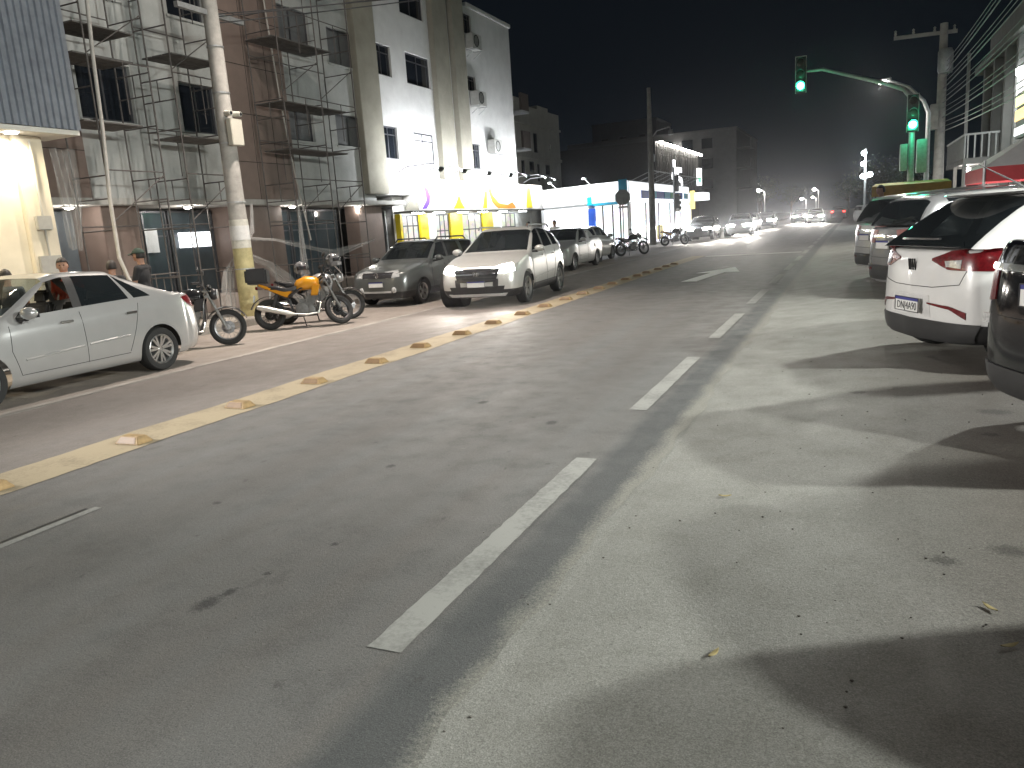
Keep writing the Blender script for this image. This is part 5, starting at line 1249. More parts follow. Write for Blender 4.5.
# mast-arm traffic light
TL = thing('traffic_light', 'green traffic light pair on a long curved mast arm over the road', 'traffic light', (1.58, 28.0, 0.1), 0)
m = MB(); m.tube([(0, 0, 0), (0, 0, 4.2), (-0.06, 0, 4.6), (-0.25, 0, 4.85), (-0.8, 0, 5.1), (-2.6, 0, 5.75), (-3.15, 0, 5.76)], [0.1, 0.085, 0.08, 0.075, 0.065, 0.05, 0.045], 14); m.build('mast', STEEL, TL, smooth=0.8)
GRNON = emat('green_signal_lit', (0.02, 1.0, 0.42), 55.0); LENSOFF = mat('unlit_signal_lens', (0.02, 0.012, 0.01), 0.3)
for (x, z, nm) in ((-3.25, 5.3, 0), (0.0, 3.75, 1)):
    m = MB(); hh = 0.52; y = -0.18
    m.box(x - 0.14, x + 0.14, y - 0.1, y + 0.028, z - 0.17, z + 0.86); hd_ = m.build('signal_head', BLKM, TL, bevel=0.02)
    m = MB(); bw = 0.17
    for (a, b, c_, d_) in ((x - bw, x + bw, z + 0.90, z + 0.92), (x - bw, x - bw + 0.02, z - 0.2, z + 0.90), (x + bw - 0.02, x + bw, z - 0.2, z + 0.90)): m.box(a, b, y + 0.03, y + 0.05, c_, d_)
    m.build('backboard_border', mat('pale_border', (0.5, 0.5, 0.5), 0.5), hd_)
    m = MB(); m.box(x - bw + 0.02, x + bw - 0.02, y + 0.032, y + 0.045, z - 0.2, z + 0.90); m.build('backboard', BLKM, hd_)
    for k in range(3):
        m = MB(); m.ell((x, y - 0.1, z + 0.35 * k), 0.115, 0.03, 0.115, 18, 10); m.build('signal_lens', GRNON if k == 0 else LENSOFF, hd_, smooth=1)
        m = MB(); P = [[(x + rr * math.cos(a), yy_, z + 0.35 * k + rr * math.sin(a)) for a in np.linspace(0.0, math.pi, 11)] for (rr, yy_) in ((0.13, y - 0.1), (0.135, y - 0.3))]
        m.grid(P); o = m.build('visor', BLKM, hd_, smooth=1); o.modifiers.new('s', 'SOLIDIFY').thickness = 0.006
    lamp('green_glow', 'POINT', (x, y - 0.45, z), 60 if nm else 25, (0.05, 1.0, 0.45), TL, 0.1)
for (x0, x1, z0_, z1_) in ((-0.32, -0.12, 2.4, 3.2), (0.14, 0.42, 2.3, 3.3)):
    m = MB(); m.box(x0, x1, -0.25, 0.05, z0_, z1_); m.build('control_box', STEEL, TL, bevel=0.01)
# pedestrian / side signal on its own post, octagonal sign back, small posts
q = thing('traffic_light', 'black side-street traffic light on a thin post beside the tall concrete pole', 'traffic light', (-10.35, 49.5, 0.0), 0)
m = MB(); m.tube([(0, 0, 0), (0, 0, 4.6)], 0.06, 10); m.build('post', STEEL, q); 
m = MB(); m.box(0.07, 0.33, -0.2, 0.05, 1.9, 3.0); m.box(0.07, 0.30, -0.15, 0.05, 3.1, 4.1)
for k in range(3): m.ell((0.36, -0.1, 2.1 + 0.33 * k), 0.1, 0.12, 0.12, 12, 8)
m.build('signal_head', BLKM, q, bevel=0.015)
q = thing('traffic_sign', 'grey back of an octagonal road sign on a post before the lit shop', 'sign', (-11.05, 40.0, 0.0), 0)
m = MB(); m.tube([(0, 0, 0), (0, 0, 2.6)], 0.03, 10); m.build('post', STEEL, q)
m = MB(); m.prism([(0.42 * math.cos(math.pi / 8 + k * math.pi / 4), 0.42 * math.sin(math.pi / 8 + k * math.pi / 4)) for k in range(8)], (0, 0.04, 2.75), (0.92, 0.4, 0), (0, 0, 1), (-0.008, 0.02, 0)); m.build('sign_plate', mat('sign_back_grey', (0.36, 0.36, 0.35), 0.5, metal=0.4, var=0.1), q)
m = MB(); m.box(-0.25, 0.25, 0.035, 0.039 + 0.02, 2.2, 2.3); m.build('bracket', STEEL, q)
# wires
WIREM = mat('overhead_cable', (0.035, 0.035, 0.037), 0.7, var=0)
def wire(p, q_, sag, lb, r=0.012, grp='overhead cables across the sky', m_=None):
    p, q_ = Vector(p), Vector(q_); P = [p.lerp(q_, t) - Vector((0, 0, sag * 4 * t * (1 - t))) for t in np.linspace(0, 1, 25)]
    m = MB(); m.tube(P, r, 5); return tag(m.build('cable', m_ or WIREM, None, smooth=1), lb, 'cable', grp)
for i, (dz, yb, zb_) in enumerate(((0.0, 40.0, 18.0), (-0.12, 44.0, 18.4), (0.05, 36.0, 18.3))):
    wire((-12.0, 13.1, 6.15 + dz), (-4.0, 25.0 + i, 9.2 + 0.15 * i), 0.15, 'thin cable crossing the top of the picture from the utility pole', 0.013)
WIREL = mat('grey_cable', (0.20, 0.21, 0.21), 0.6, var=0)  # paler copy of the cable, its lit look put into the colour
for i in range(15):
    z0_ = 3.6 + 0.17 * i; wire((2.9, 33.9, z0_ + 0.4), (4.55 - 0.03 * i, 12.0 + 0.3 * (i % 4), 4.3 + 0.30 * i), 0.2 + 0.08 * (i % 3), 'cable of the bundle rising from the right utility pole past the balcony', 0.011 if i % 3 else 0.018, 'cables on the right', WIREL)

# ================================================================== right side
RW = wallmat('right_building_wall', (0.22, 0.215, 0.205), 0.15)
bR = thing('balcony_building', 'grey building with a railed balcony and arched upper windows on the right', 'building', (0, 0, 0))
opsR = [(31.5, 32.7, 4.2, 5.9), (34.0, 35.2, 4.2, 5.9), (36.5, 37.5, 4.2, 5.9), (36.0, 37.6, 0.3, 2.6), (32.0, 34.5, 0.3, 2.6)]
m = MB(); wall_openings(m, 5.0, 5.3, 27.5, 40.0, 0.0, 6.6, opsR); m.box(5.3, 20, 27.5, 40.0, 0.0, 6.58); m.box(4.6, 20, 27.3, 40.2, 6.6, 6.9); m.box(5.1, 20, 27.6, 40, 6.9, 8.0); m.build('wall', RW, bR)
m = MB()
for y in (29.2, 31.0, 33.3, 35.8, 38.3): m.box(4.72, 4.998, y - 0.18, y + 0.18, 0.0, 6.598)
m.build('pilaster', RW, bR, bevel=0.02)
m = MB()
for (a, b, c_, d_) in opsR: m.box(5.12, 5.16, a, b, c_, d_)
m.build('window_pane', DARKG, bR)
m = MB(); m.box(3.6, 4.718, 33.5, 39.5, 2.75, 2.95); m.build('balcony_slab', RW, bR)
m = MB(); 
for k in range(26): y = 33.55 + k * 0.235; m.box(3.62, 3.66, y, y + 0.05, 2.952, 3.75)
m.box(3.6, 3.68, 33.5, 39.5, 3.75, 3.82); m.box(3.62, 3.66, 33.52, 33.56, 2.96, 3.74)
for k in range(5): x = 3.7 + k * 0.22; m.box(x, x + 0.05, 33.5, 33.54, 2.952, 3.75)
m.box(3.68, 4.718, 33.49, 33.55, 3.752, 3.818); m.build('balcony_railing', mat('railing_pale', (0.42, 0.42, 0.41), 0.6), bR)
for b_ in ((3.58, 3.70, 33.45, 33.57, 0.1, 2.748), (3.58, 3.70, 36.3, 36.42, 0.1, 2.748), (3.6, 3.7, 33.6, 33.7, 3.83, 6.598)): m = MB(); m.box(*b_); m.build('balcony_post', RW, bR)
for (x, y) in ((3.9, 35.0), (4.2, 37.8)): m = MB(); m.ell((x, y, 2.6), 0.12, 0.12, 0.08, 12, 8); m.build('ceiling_light', LEDW, bR)
lamp('balcony_lamp', 'POINT', (3.9, 35, 2.4), 60, (1, 0.95, 0.9), bR, 0.1)
m = MB(); m.box(4.55, 4.715, 29.6, 30.0, 5.2, 5.4); m.build('wall_floodlight', LEDC, bR); lamp('wall_flood', 'SPOT', (4.2, 29.8, 5.3), 420, (0.95, 1, 1), bR, 0.1, (0.3, 0.2, -0.5), 165, 0.7)
q = thing('lit_sign', 'lit shop sign of yellow, orange and white bands at the right edge', 'sign', (0, 0, 0))
m = MB(); m.box(4.0, 4.25, 23.6, 25.9, 3.02, 4.2); m.build('sign_case', PLASTIC, q)
for (a, b, nm, c_) in ((3.86, 4.14, 'yellow_band', (0.9, 0.95, 0.45)), (3.48, 3.76, 'orange_band', (1.0, 0.62, 0.22)), (3.1, 3.3, 'white_band', (1, 1, 1))):
    m = MB(); m.box(3.96, 3.998, 23.7, 25.85, a, b); m.box(4.02, 4.2, 23.56, 23.598, a, b); m.build(nm, emat('lit_' + nm, c_, 1.3), q)
q = thing('market_tent', 'white tent with a red valance behind the parked white hatchback', 'tent', (0, 0, 0))
TW = mat('tent_white', (0.72, 0.72, 0.72), 0.7, var=0.06); TR = mat('tent_red', (0.50, 0.06, 0.07), 0.7, var=0.1)
c0 = [(2.2, 17.2, 2.08), (4.9, 17.2, 2.08), (4.9, 20.0, 2.08), (2.2, 20.0, 2.08)]; ap = (3.55, 18.6, 2.95)
m = MB(); m.add(c0 + [ap], [(0, 1, 4), (1, 2, 4), (2, 3, 4), (3, 0, 4)]); o = m.build('canopy', TW, q); o.modifiers.new('s', 'SOLIDIFY').thickness = 0.01
m = MB()
for i in range(4):
    a, b = Vector(c0[i]), Vector(c0[(i + 1) % 4]); m.grid([[tuple(a.lerp(b, u) + Vector((0, 0, -0.002))) for u in (0, 0.25, 0.5, 0.75, 1)], [tuple(a.lerp(b, u) + Vector((0, 0, -0.27))) for u in (0, 0.25, 0.5, 0.75, 1)]])
o = m.build('valance', TR, q); o.modifiers.new('s', 'SOLIDIFY').thickness = 0.008
for c_ in c0:
    m = MB(); m.tube([(c_[0], c_[1], 0.1), (c_[0], c_[1], 2.2)], 0.025, 8); m.build('leg', STEEL, q)
m = MB(); m.ell((3.3, 18.3, 2.3), 0.1, 0.1, 0.06, 12, 8); m.build('bulb', LEDW, q); lamp('tent_lamp', 'POINT', (3.3, 18.3, 2.15), 160, (1, 0.96, 0.9), q, 0.08)
q = thing('yellow_awning', 'long ochre yellow awning over a kiosk beyond the parked cars', 'awning', (0, 0, 0))
m = MB(); m.add([(0.44, 25.2, 2.03), (2.45, 25.2, 2.03), (2.6, 28.0, 2.16), (0.6, 28.0, 2.16)], [(0, 1, 2, 3)]); m.add([(0.44, 25.2, 2.03), (2.45, 25.2, 2.03), (2.45, 25.2, 1.74), (0.44, 25.2, 1.74)], [(3, 2, 1, 0)])
o = m.build('canvas', mat('ochre_canvas', (0.42, 0.27, 0.06), 0.75, var=0.15), q); o.modifiers.new('s', 'SOLIDIFY').thickness = 0.012
m = MB()
for (x, y, z) in ((0.5, 25.25, 1.74), (2.4, 25.25, 1.74), (0.65, 27.95, 2.15), (2.55, 27.95, 2.15)): m.tube([(x, y, 0.1), (x, y, z)], 0.03, 8)
m.build('frame', STEEL, q)
m = MB(); m.box(1.3, 3.0, 26.2, 27.9, 0.1, 1.5); m.box(1.25, 3.05, 26.1, 27.95, 1.5, 1.56); m.build('kiosk_counter', RW, q)
q = thing('lamp_column', 'tall post carrying a vertical row of bright white globe lamps', 'street lamp', (0.62, 62, 0.1), 0)
m = MB(); m.tube([(0, 0, 0), (0, 0, 5.3)], 0.07, 10); m.tube([(-0.3, 0, 3.25), (0.45, 0, 3.35)], 0.03, 8); m.build('post', STEEL, q)
for (x, z) in ((-0.1, 5.0), (-0.12, 4.25), (-0.15, 3.42), (0.32, 3.5)):
    m = MB(); m.ell((x, -0.12, z), 0.17, 0.17, 0.17, 14, 10); m.build('globe', LEDC, q, smooth=1)
lamp('globe_light', 'POINT', (-0.1, -0.8, 4.3), 500, (0.92, 1, 0.97), q, 0.2)
for i, (x, z, lb) in enumerate(((4.45, 4.4, 0), (4.45, 4.4, 0))): pass
# shop on the right that lights the parking spaces (mostly outside the frame)
bS = thing('right_shop', 'beige shop front with floodlights facing the angled parking', 'building', (0, 0, 0))
m = MB(); m.box(10.5, 18, -8, 22.5, 0.0, 5.6); m.box(10.2, 18, -8.1, 22.6, 5.6, 5.9); m.build('wall', wallmat('shop_beige', (0.42, 0.40, 0.36)), bS)
for k in range(6): m = MB(); m.box(10.46, 10.498, -7 + 4.8 * k, -3.6 + 4.8 * k, 0.2, 3.0); m.build('shop_window', DARKG, bS)
def flood(x, y, z, pw, lb, aim=(-0.75, -0.35, -0.55), col=(0.97, 1.0, 0.94), ang=165):
    q = thing('floodlight', lb, 'floodlight', (x, y, z), 0, 'floodlights over the parking spaces')
    m = MB(); m.tube([(10.5 - x, 0, 0.2), (0.1, 0, 0.1)], 0.03, 8); m.build('arm', STEEL, q)
    d = Vector(aim).normalized(); s_ = d.cross(Vector((0, 0, 1))).normalized(); u = s_.cross(d)
    m = MB(); m.obox((0, 0, 0), d * 0.04, s_ * 0.16, u * 0.11); m.build('housing', BLKM, q, bevel=0.01)
    m = MB(); m.obox(d * 0.045, d * 0.004, s_ * 0.14, u * 0.09); m.build('lens', LEDC, q)
    lamp('flood_light', 'SPOT', d * 0.12, pw, col, q, 0.2, d, ang, 0.5)
flood(3.6, 10.8, 5.0, 1600, 'floodlight on a wall arm above the white hatchback', (-0.55, -0.15, -0.8), ang=105)
flood(8.8, 5.4, 6.0, 6000, 'floodlight on a wall arm above the black saloon')
flood(8.8, -0.6, 6.0, 6000, 'floodlight on a wall arm next to the camera')
q = thing('street_lamp', 'street lamp on the right pavement behind the viewer', 'street lamp', (3.5, -4.5, 0.1), 0)
m = MB(); m.tube([(0, 0, 0), (0, 0, 8.2), (-0.8, 0, 8.7), (-1.8, 0, 8.8)], [0.12, 0.08, 0.06, 0.05], 12); m.build('pole', STEEL, q, smooth=0.8)
m = MB(); m.obox((-2.1, 0, 8.8), (0.32, 0, 0), (0, 0.13, 0), (0, 0, 0.05)); m.build('lamp_head', STEEL, q, bevel=0.02)
m = MB(); m.box(-2.36, -1.84, -0.1, 0.1, 8.73, 8.748); m.build('lamp_lens', LEDW, q)
lamp('street_light', 'SPOT', (-2.1, 0, 8.65), 350, (1.0, 0.9, 0.82), q, 0.15, (-0.2, 0.25, -1), 160, 0.6)

q = thing('floodlight', 'added fill floodlight on the corner shop wall, aimed at the cars parked across the road', 'floodlight', (-11.9, 0.5, 3.4), 0)  # out-of-view lamp added to brighten the tails of the parked cars
m = MB(); m.tube([(-0.3, 0, 0.15), (0.0, 0, 0.1)], 0.03, 8); m.obox((0.06, 0, 0), (0.04, 0, 0), (0, 0.16, 0), (0, 0, 0.11)); m.build('housing', BLKM, q)
m = MB(); m.obox((0.104, 0, 0), (0.003, 0, 0), (0, 0.14, 0), (0, 0, 0.09)); m.build('lens', LEDW, q)
lamp('flood_light', 'SPOT', (0.2, 0, 0), 5600, (1.0, 0.96, 0.92), q, 0.1, (13.2, 9.6, -2.5), 50, 0.7)
# far lamps and trees
for i, (x, y, z, lb) in enumerate(((-11.0, 190, 3.5, 'far small lit street lamp, left of the two above the distant headlights'), (-8.2, 185, 5.2, 'far lit street lamp standing highest above the distant headlights'), (-12.9, 120, 4.3, 'lit street lamp far down the left pavement before the dark trees'), (-11.0, 240, 4.3, 'faintest lit street lamp between the two far lamps'))):
    q = thing('street_lamp', lb, 'street lamp', (x, y, 0), 0, 'far street lamps'); m = MB(); m.tube([(0.9, 0, -0.1), (0.9, 0, z), (0.2, 0, z + 0.35)], 0.07, 8); m.build('pole', STEEL, q)
    m = MB(); m.ell((0, -0.1, z + 0.25), 0.36, 0.3, 0.26 if i < 2 else 0.2, 12, 8); m.build('lamp_lens', LEDW, q, smooth=1)
    lamp('far_light', 'POINT', (0, -0.6, z - 0.2), 900, (1, 0.93, 0.84), q, 0.3)
LEAFG = [mat('leaf_green_%d' % i, c_, 0.7, var=0.3, scale=2) for i, c_ in enumerate(((0.035, 0.05, 0.025), (0.055, 0.06, 0.03), (0.028, 0.035, 0.02)))]
BARK = mat('bark', (0.10, 0.075, 0.055), 0.9, var=0.3, scale=6, bump=0.4)
def tree(label, x, y, h, rad, seed, zb_=0.0, grp='trees at the end of the street'):
    r_ = random.Random(seed); q = thing('tree', label, 'tree', (x, y, zb_), 0, grp); m = MB()
    m.tube([(0, 0, -0.1), (0.05, 0, h * 0.3), (0.0, 0.1, h * 0.6)], [h * 0.035, h * 0.026, h * 0.012], 10)
    tips = []
    for k in range(9):
        a = r_.uniform(0, 6.28); z = h * r_.uniform(0.3, 0.55); e = Vector((math.cos(a) * rad * r_.uniform(0.4, 0.8), math.sin(a) * rad * r_.uniform(0.4, 0.8), h * r_.uniform(0.55, 0.9))); m.tube([(0, 0, z), e * 0.5 + Vector((0, 0, z * 0.5)), e], [h * 0.012, h * 0.008, h * 0.004], 6); tips.append(e)
    m.build('trunk', BARK, q, smooth=0.8)
    c = MB()
    for t in tips + [Vector((0, 0, h * 0.8)), Vector((0, 0, h * 0.6))] * 2:
        for j in range(130):
            d = Vector((r_.gauss(0, 1), r_.gauss(0, 1), r_.gauss(0, 0.8))) * rad * 0.24; p = t + d; s_ = h * 0.022 * r_.uniform(0.6, 1.3)
            u = Vector((r_.gauss(0, 1), r_.gauss(0, 1), r_.gauss(0, 1))).normalized(); v = u.orthogonal().normalized(); c.add([p - u * s_, p + v * s_ * 0.5, p + u * s_, p - v * s_ * 0.5], [(0, 1, 2, 3)], r_.randint(0, 2))
    c.build('crown', LEAFG, q)
for i, (x, y, h, rd, lb) in enumerate(((-13.5, 130, 6.5, 3.2, 'dark bushy tree right of the grey apartment block'), (-16.0, 150, 7.5, 3.6, 'dark tree behind the lit left-hand lamp'), (-11.5, 165, 6.0, 3.0, 'dark round tree near the far headlights'), (-20, 140, 8, 4, 'tall dark tree beside the grey block balconies'))): tree(lb, x, y, h, rd, 20 + i)
for i, (x, y, h, rd, lb) in enumerate(((1.3, 75, 4.2, 2.0, 'low dark tree behind the globe lamp post'), (3.2, 58, 3.6, 1.8, 'dark bushy tree right of the globe lamp post'), (-1.0, 150, 6.0, 3.0, 'dark tree at the right end of the far street'), (3.5, 110, 7.0, 3.5, 'large dark tree far behind the globe lamps'))): tree(lb, x, y, h, rd, 40 + i, 0.1, 'trees on the right side')
# ================================================================== parked and moving cars
SILV = paint('paint_champagne_silver', (0.45, 0.452, 0.45), 0.5, 0.28); WHITEP = paint('paint_white', (0.70, 0.70, 0.69), 0.0, 0.25); BLACKP = paint('paint_black', (0.006, 0.006, 0.007), 0.0, 0.07, 0.0)
GREYP = paint('paint_grey_green', (0.10, 0.108, 0.106), 0.35, 0.3); SILV2 = paint('paint_silver', (0.50, 0.50, 0.50), 0.2, 0.3); SUVP = paint('paint_suv_silver', (0.56, 0.56, 0.54), 0.3, 0.3); DKG = paint('paint_dark_grey', (0.07, 0.072, 0.075), 0.2, 0.25); MIDG = paint('paint_mid_grey', (0.22, 0.22, 0.225), 0.2, 0.25)
def rzv(dx, dy): return math.atan2(dy, dx)
def side_details(C, hm, sides=(1, -1), hz=0.90, mould=True, rear_door=True):
    s = C.s; X = C.X
    for sd in sides:
        sg = lambda d: -X(d) if sd > 0 else X(d)
        q = MB(); b0 = s['bz0'] - 0.02
        seam(C, 90 * sd, [(sg(s['xcowl'] + 0.10), b0), (sg(s['xcowl'] + 0.06), 0.62), (sg(s['xcowl'] + 0.13), 0.33)], mb=q)
        seam(C, 90 * sd, [(sg(s['xb'] + 0.06), s['bz1'] - 0.03), (sg(s['xb'] + 0.05), 0.33)], mb=q)
        if rear_door: seam(C, 90 * sd, [(sg(s['xc'] + 0.10), s['bz1'] - 0.02), (sg(s['xc'] - 0.02), 0.66), (sg(s['xc'] - 0.16), 0.36)], mb=q)
        seam(C, 90 * sd, [(sg(s['xcowl'] + 0.13), 0.33), (sg(s['xc'] - 0.16 if rear_door else s['xb'] + 0.05), 0.34)], mb=q)
        q.build('panel_gap', SEAM, C.root)
        handles(C, hm, [s['xb'] - 0.16] + ([s['xc'] - 0.06] if rear_door else []), sd, hz)
        if mould:
            q = MB(); seam(C, 90 * sd, [(sg(s['xcowl'] + 0.2), 0.50), (sg(s['xb'] + 0.02), 0.545)], 0.028, mb=q)
            if rear_door: seam(C, 90 * sd, [(sg(s['xb'] + 0.09), 0.55), (sg(s['xc'] - 0.14), 0.575)], 0.028, mb=q)
            q.build('door_moulding', C.parts['body'].data.materials[0], C.root, smooth=1)
def mirror_pts(pts): return [(-a, b) for a, b in pts]
def headlamps(C, A, B, phi=38, m=None, inner=True, lit=False):
    for sd in (1, -1):
        a = [(p[0] * sd, p[1]) for p in A]; b = [(p[0] * sd, p[1]) for p in B]
        o = decal(C, 'headlight', HEADON if lit else (m or CLEARLENS), phi * sd, a, b, 10, 5, 0.006)
        if lit:
            ca = a[len(a) // 2]; cb = b[len(b) // 2]; cx, cz = (ca[0] + cb[0]) / 2, (ca[1] + cb[1]) / 2
            h, n = cast(C, R(phi * sd), cx, cz, 0.015); q = MB(); q.ell(h, 0.06, 0.095, 0.06, 14, 8); q.build('bulb', HEADON, o, smooth=1)
            lamp('headlamp', 'SPOT', h + Vector((0.12, 0, 0)), lit, (1.0, 0.93, 0.84), C.root, 0.05, (1, 0, -0.10), 100 if lit < 1000 else 34, 1.0)
def taillamps(C, A, B, phi=150, m=None, lit=False):
    for sd in (1, -1):
        a = [(-p[0] * sd, p[1]) for p in A]; b = [(-p[0] * sd, p[1]) for p in B]
        decal(C, 'tail_light', TAILON if lit else (m or REDLENS), phi * sd, a, b, 10, 5, 0.008)

# --- champagne silver sedan, front window down, nearest on the left kerb lane
sp = dict(type='sedan', L=4.28, W=1.74, H=1.475, wb=2.5, fo=0.84, R=0.305, xcowl=1.18, xrf=1.92, zrf=1.43, xb=2.14, xc=2.98, xcu=2.84, xq=3.42, xrr=2.95, zrr=1.41, zc=1.445, xbb=3.80, tz=1.05, tz2=1.03, bz0=0.93, bz1=1.0, hz0=0.74, hz1=0.985, rw=0.715, zb=0.19,
          wglass={'front_side_window.1': None, 'front_side_window.-1': None, 'rear_side_window.-1': CLEARG, 'windshield': CLEARG})
C = car('parked_sedan', 'champagne silver saloon with its front window down at the left edge', (-9.72, 6.62, -0.08), rzv(0.0, -1), sp, SILV, None, 6, rim='seven'); SED = C
side_details(C, CHROME, (1,), 0.865); side_details(C, CHROME, (-1,), 0.865)
taillamps(C, [(0.58, 0.985), (0.80, 0.99), (1.16, 0.985)], [(0.60, 0.86), (0.82, 0.82), (1.0, 0.86), (1.15, 0.975)], 132)
decal(C, 'front_grille', DARKLENS, 0, [(-0.45, 0.58), (0.45, 0.58)], [(-0.4, 0.36), (0.4, 0.36)]); headlamps(C, [(0.3, 0.74), (0.7, 0.78)], [(0.3, 0.62), (0.72, 0.64)], 35)
plate(C, 180, 0.62)
m = MB()
for y in (0.37, -0.37):
    m.box(-0.30, 0.22, y - 0.25, y + 0.25, 0.42, 0.60); m.obox((-0.30, y, 0.80), (0.06, 0, 0), (0, 0.23, 0), (-0.10, 0, 0.27)); m.obox((-0.43, y, 1.15), (0.04, 0, 0), (0, 0.12, 0), (-0.02, 0, 0.085))
m.box(-1.25, -0.95, -0.6, 0.6, 0.45, 0.62); m.obox((-1.22, 0, 0.82), (0.06, 0, 0), (0, 0.62, 0), (-0.1, 0, 0.22)); m.build('seat', SEATM, C.root, bevel=0.03, smooth=0.9)
m = MB(); m.tube([(0.42 - 0.07 * math.sin(a), 0.37 + 0.18 * math.cos(a), 0.86 + 0.17 * math.sin(a)) for a in np.linspace(0, 6.283, 25)[:-1]], 0.014, 6, closed=True); m.box(0.45, 0.85, -0.7, 0.7, 0.70, 0.88); m.build('dashboard', LINER, C.root)

# --- silver SUV driving towards the camera, headlights on
sp = dict(type='suv', L=4.28, W=1.80, H=1.635, wb=2.62, fo=0.86, R=0.345, tw=0.22, xcowl=1.20, xrf=2.06, zrf=1.57, xb=2.26, xc=3.05, xcu=2.98, xq=3.60, xrr=3.72, zrr=1.50, zc=1.60, xbb=4.06, tz=1.10, tz2=1.06, bz0=1.03, bz1=1.10, hz0=0.87, hz1=1.065, rw=0.715, zb=0.22, clad=True, nose=1.1)
C = car('suv', 'silver sport utility vehicle driving towards the viewer with headlights on', (-7.42, 16.7, -0.05), rzv(0.085, -1), sp, SUVP, None, 6, rim='five', category='suv')
side_details(C, SUVP, (1, -1), 0.97, True)
decal(C, 'front_grille', DARKLENS, 0, [(-0.52, 0.80), (0, 0.81), (0.52, 0.80)], [(-0.42, 0.54), (0, 0.52), (0.42, 0.54)], 16, 8, 0.012)
for k in range(4): decal(C, 'grille_bar', CHROME if k == 1 else DARKALLOY, 0, [(-0.47 + 0.015 * k, 0.765 - 0.058 * k), (0.47 - 0.015 * k, 0.765 - 0.058 * k)], [(-0.47 + 0.015 * k, 0.747 - 0.058 * k), (0.47 - 0.015 * k, 0.747 - 0.058 * k)], 14, 1, 0.02)
m = MB(); h, _ = cast(C, 0, 0, 0.70, 0.03); m.tube([h + Vector((0, 0.075 * math.cos(a), 0.04 * math.sin(a))) for a in np.linspace(0, 6.283, 21)[:-1]], 0.006, 6, closed=True)
for sd in (-1, 1): m.obox(h + Vector((0, 0.028 * sd, 0)), (0.005, 0, 0), (0, 0.008, 0), (0, 0.010, 0.032))
m.obox(h, (0.005, 0, 0), (0, 0.03, 0.004), (0, 0, 0.006)); m.build('badge', CHROME, C.root)
headlamps(C, [(0.28, 0.81), (0.55, 0.87), (0.86, 0.90)], [(0.30, 0.70), (0.58, 0.71), (0.86, 0.75)], 40, lit=220)
decal(C, 'lower_intake', PLASTIC, 0, [(-0.62, 0.45), (0.62, 0.45)], [(-0.56, 0.30), (0.56, 0.30)], 14, 4, 0.012); decal(C, 'skid_plate', SILV2, 0, [(-0.66, 0.30), (0.66, 0.30)], [(-0.6, 0.245), (0.6, 0.245)], 14, 3, 0.02)
for sd in (1, -1): decal(C, 'fog_light_recess', PLASTIC, 30 * sd, [(0.30 * sd, 0.60), (0.42 * sd, 0.60)], [(0.28 * sd, 0.42), (0.40 * sd, 0.42)], 6, 5, 0.008)
plate(C, 0, 0.50)
m = MB()
for sd in (1, -1): m.tube([(0.20, 0.60 * sd, 1.61), (0.1, 0.60 * sd, 1.665), (-1.3, 0.60 * sd, 1.645), (-1.45, 0.60 * sd, 1.58)], 0.02, 8)
m.build('roof_rail', STEEL, C.root, smooth=1); taillamps(C, [(0.5, 1.02), (0.95, 1.02)], [(0.5, 0.88), (0.97, 0.85)], 145)

# --- grey-green estate car behind the motorcycles
sp = dict(type='hatch', L=4.15, W=1.66, H=1.50, wb=2.47, fo=0.80, R=0.30, xcowl=1.20, xrf=1.88, xb=2.15, xc=3.0, xcu=2.95, xq=3.6, xrr=3.92, zrr=1.44, zc=1.48, xbb=4.0, tz=1.0, tz2=0.97, bz0=0.95, bz1=1.0, hz0=0.80, hz1=0.99, rw=0.74, zb=0.20, clad=True, nose=0.6)
C = car('parked_estate', 'grey green estate car with roof rails parked behind the motorcycles', (-10.28, 17.5, -0.08), rzv(0.0, -1), sp, GREYP, None, 5, rim='five')
side_details(C, GREYP, (1, -1), 0.88)
decal(C, 'front_grille', DARKLENS, 0, [(-0.42, 0.80), (0.42, 0.80)], [(-0.40, 0.68), (0.40, 0.68)], 12, 4, 0.01); headlamps(C, [(0.18, 0.82), (0.55, 0.855)], [(0.18, 0.67), (0.56, 0.70)], 32)
m = MB(); h, _ = cast(C, 0, 0, 0.74, 0.025); m.tube([h + Vector((0, 0.055 * math.cos(a), 0.055 * math.sin(a))) for a in np.linspace(0, 6.283, 21)[:-1]], 0.006, 6, closed=True)
for sd in (1, -1): m.tube([h + Vector((0, 0.035 * sd, 0.04)), h + Vector((0, 0.018 * sd, -0.045)), h + Vector((0, 0, 0.0))], 0.006, 5)
m.build('badge', CHROME, C.root); plate(C, 0, 0.54); decal(C, 'bumper_strip', SILV2, 0, [(-0.38, 0.38), (0.38, 0.38)], [(-0.38, 0.34), (0.38, 0.34)], 10, 2, 0.014)
for sd in (1, -1):
    h, _ = cast(C, R(14 * sd), 0.42 * sd, 0.40, 0.0); m = MB(); m.ell(h, 0.03, 0.07, 0.07, 14, 8); m.build('fog_light', CLEARLENS, C.root, smooth=1)
m = MB()
for sd in (1, -1): m.tube([(0.12, 0.585 * sd, 1.47), (0.0, 0.585 * sd, 1.545), (-1.4, 0.585 * sd, 1.53), (-1.55, 0.585 * sd, 1.45)], 0.018, 8)
m.build('roof_rail', BLKM, C.root, smooth=1)

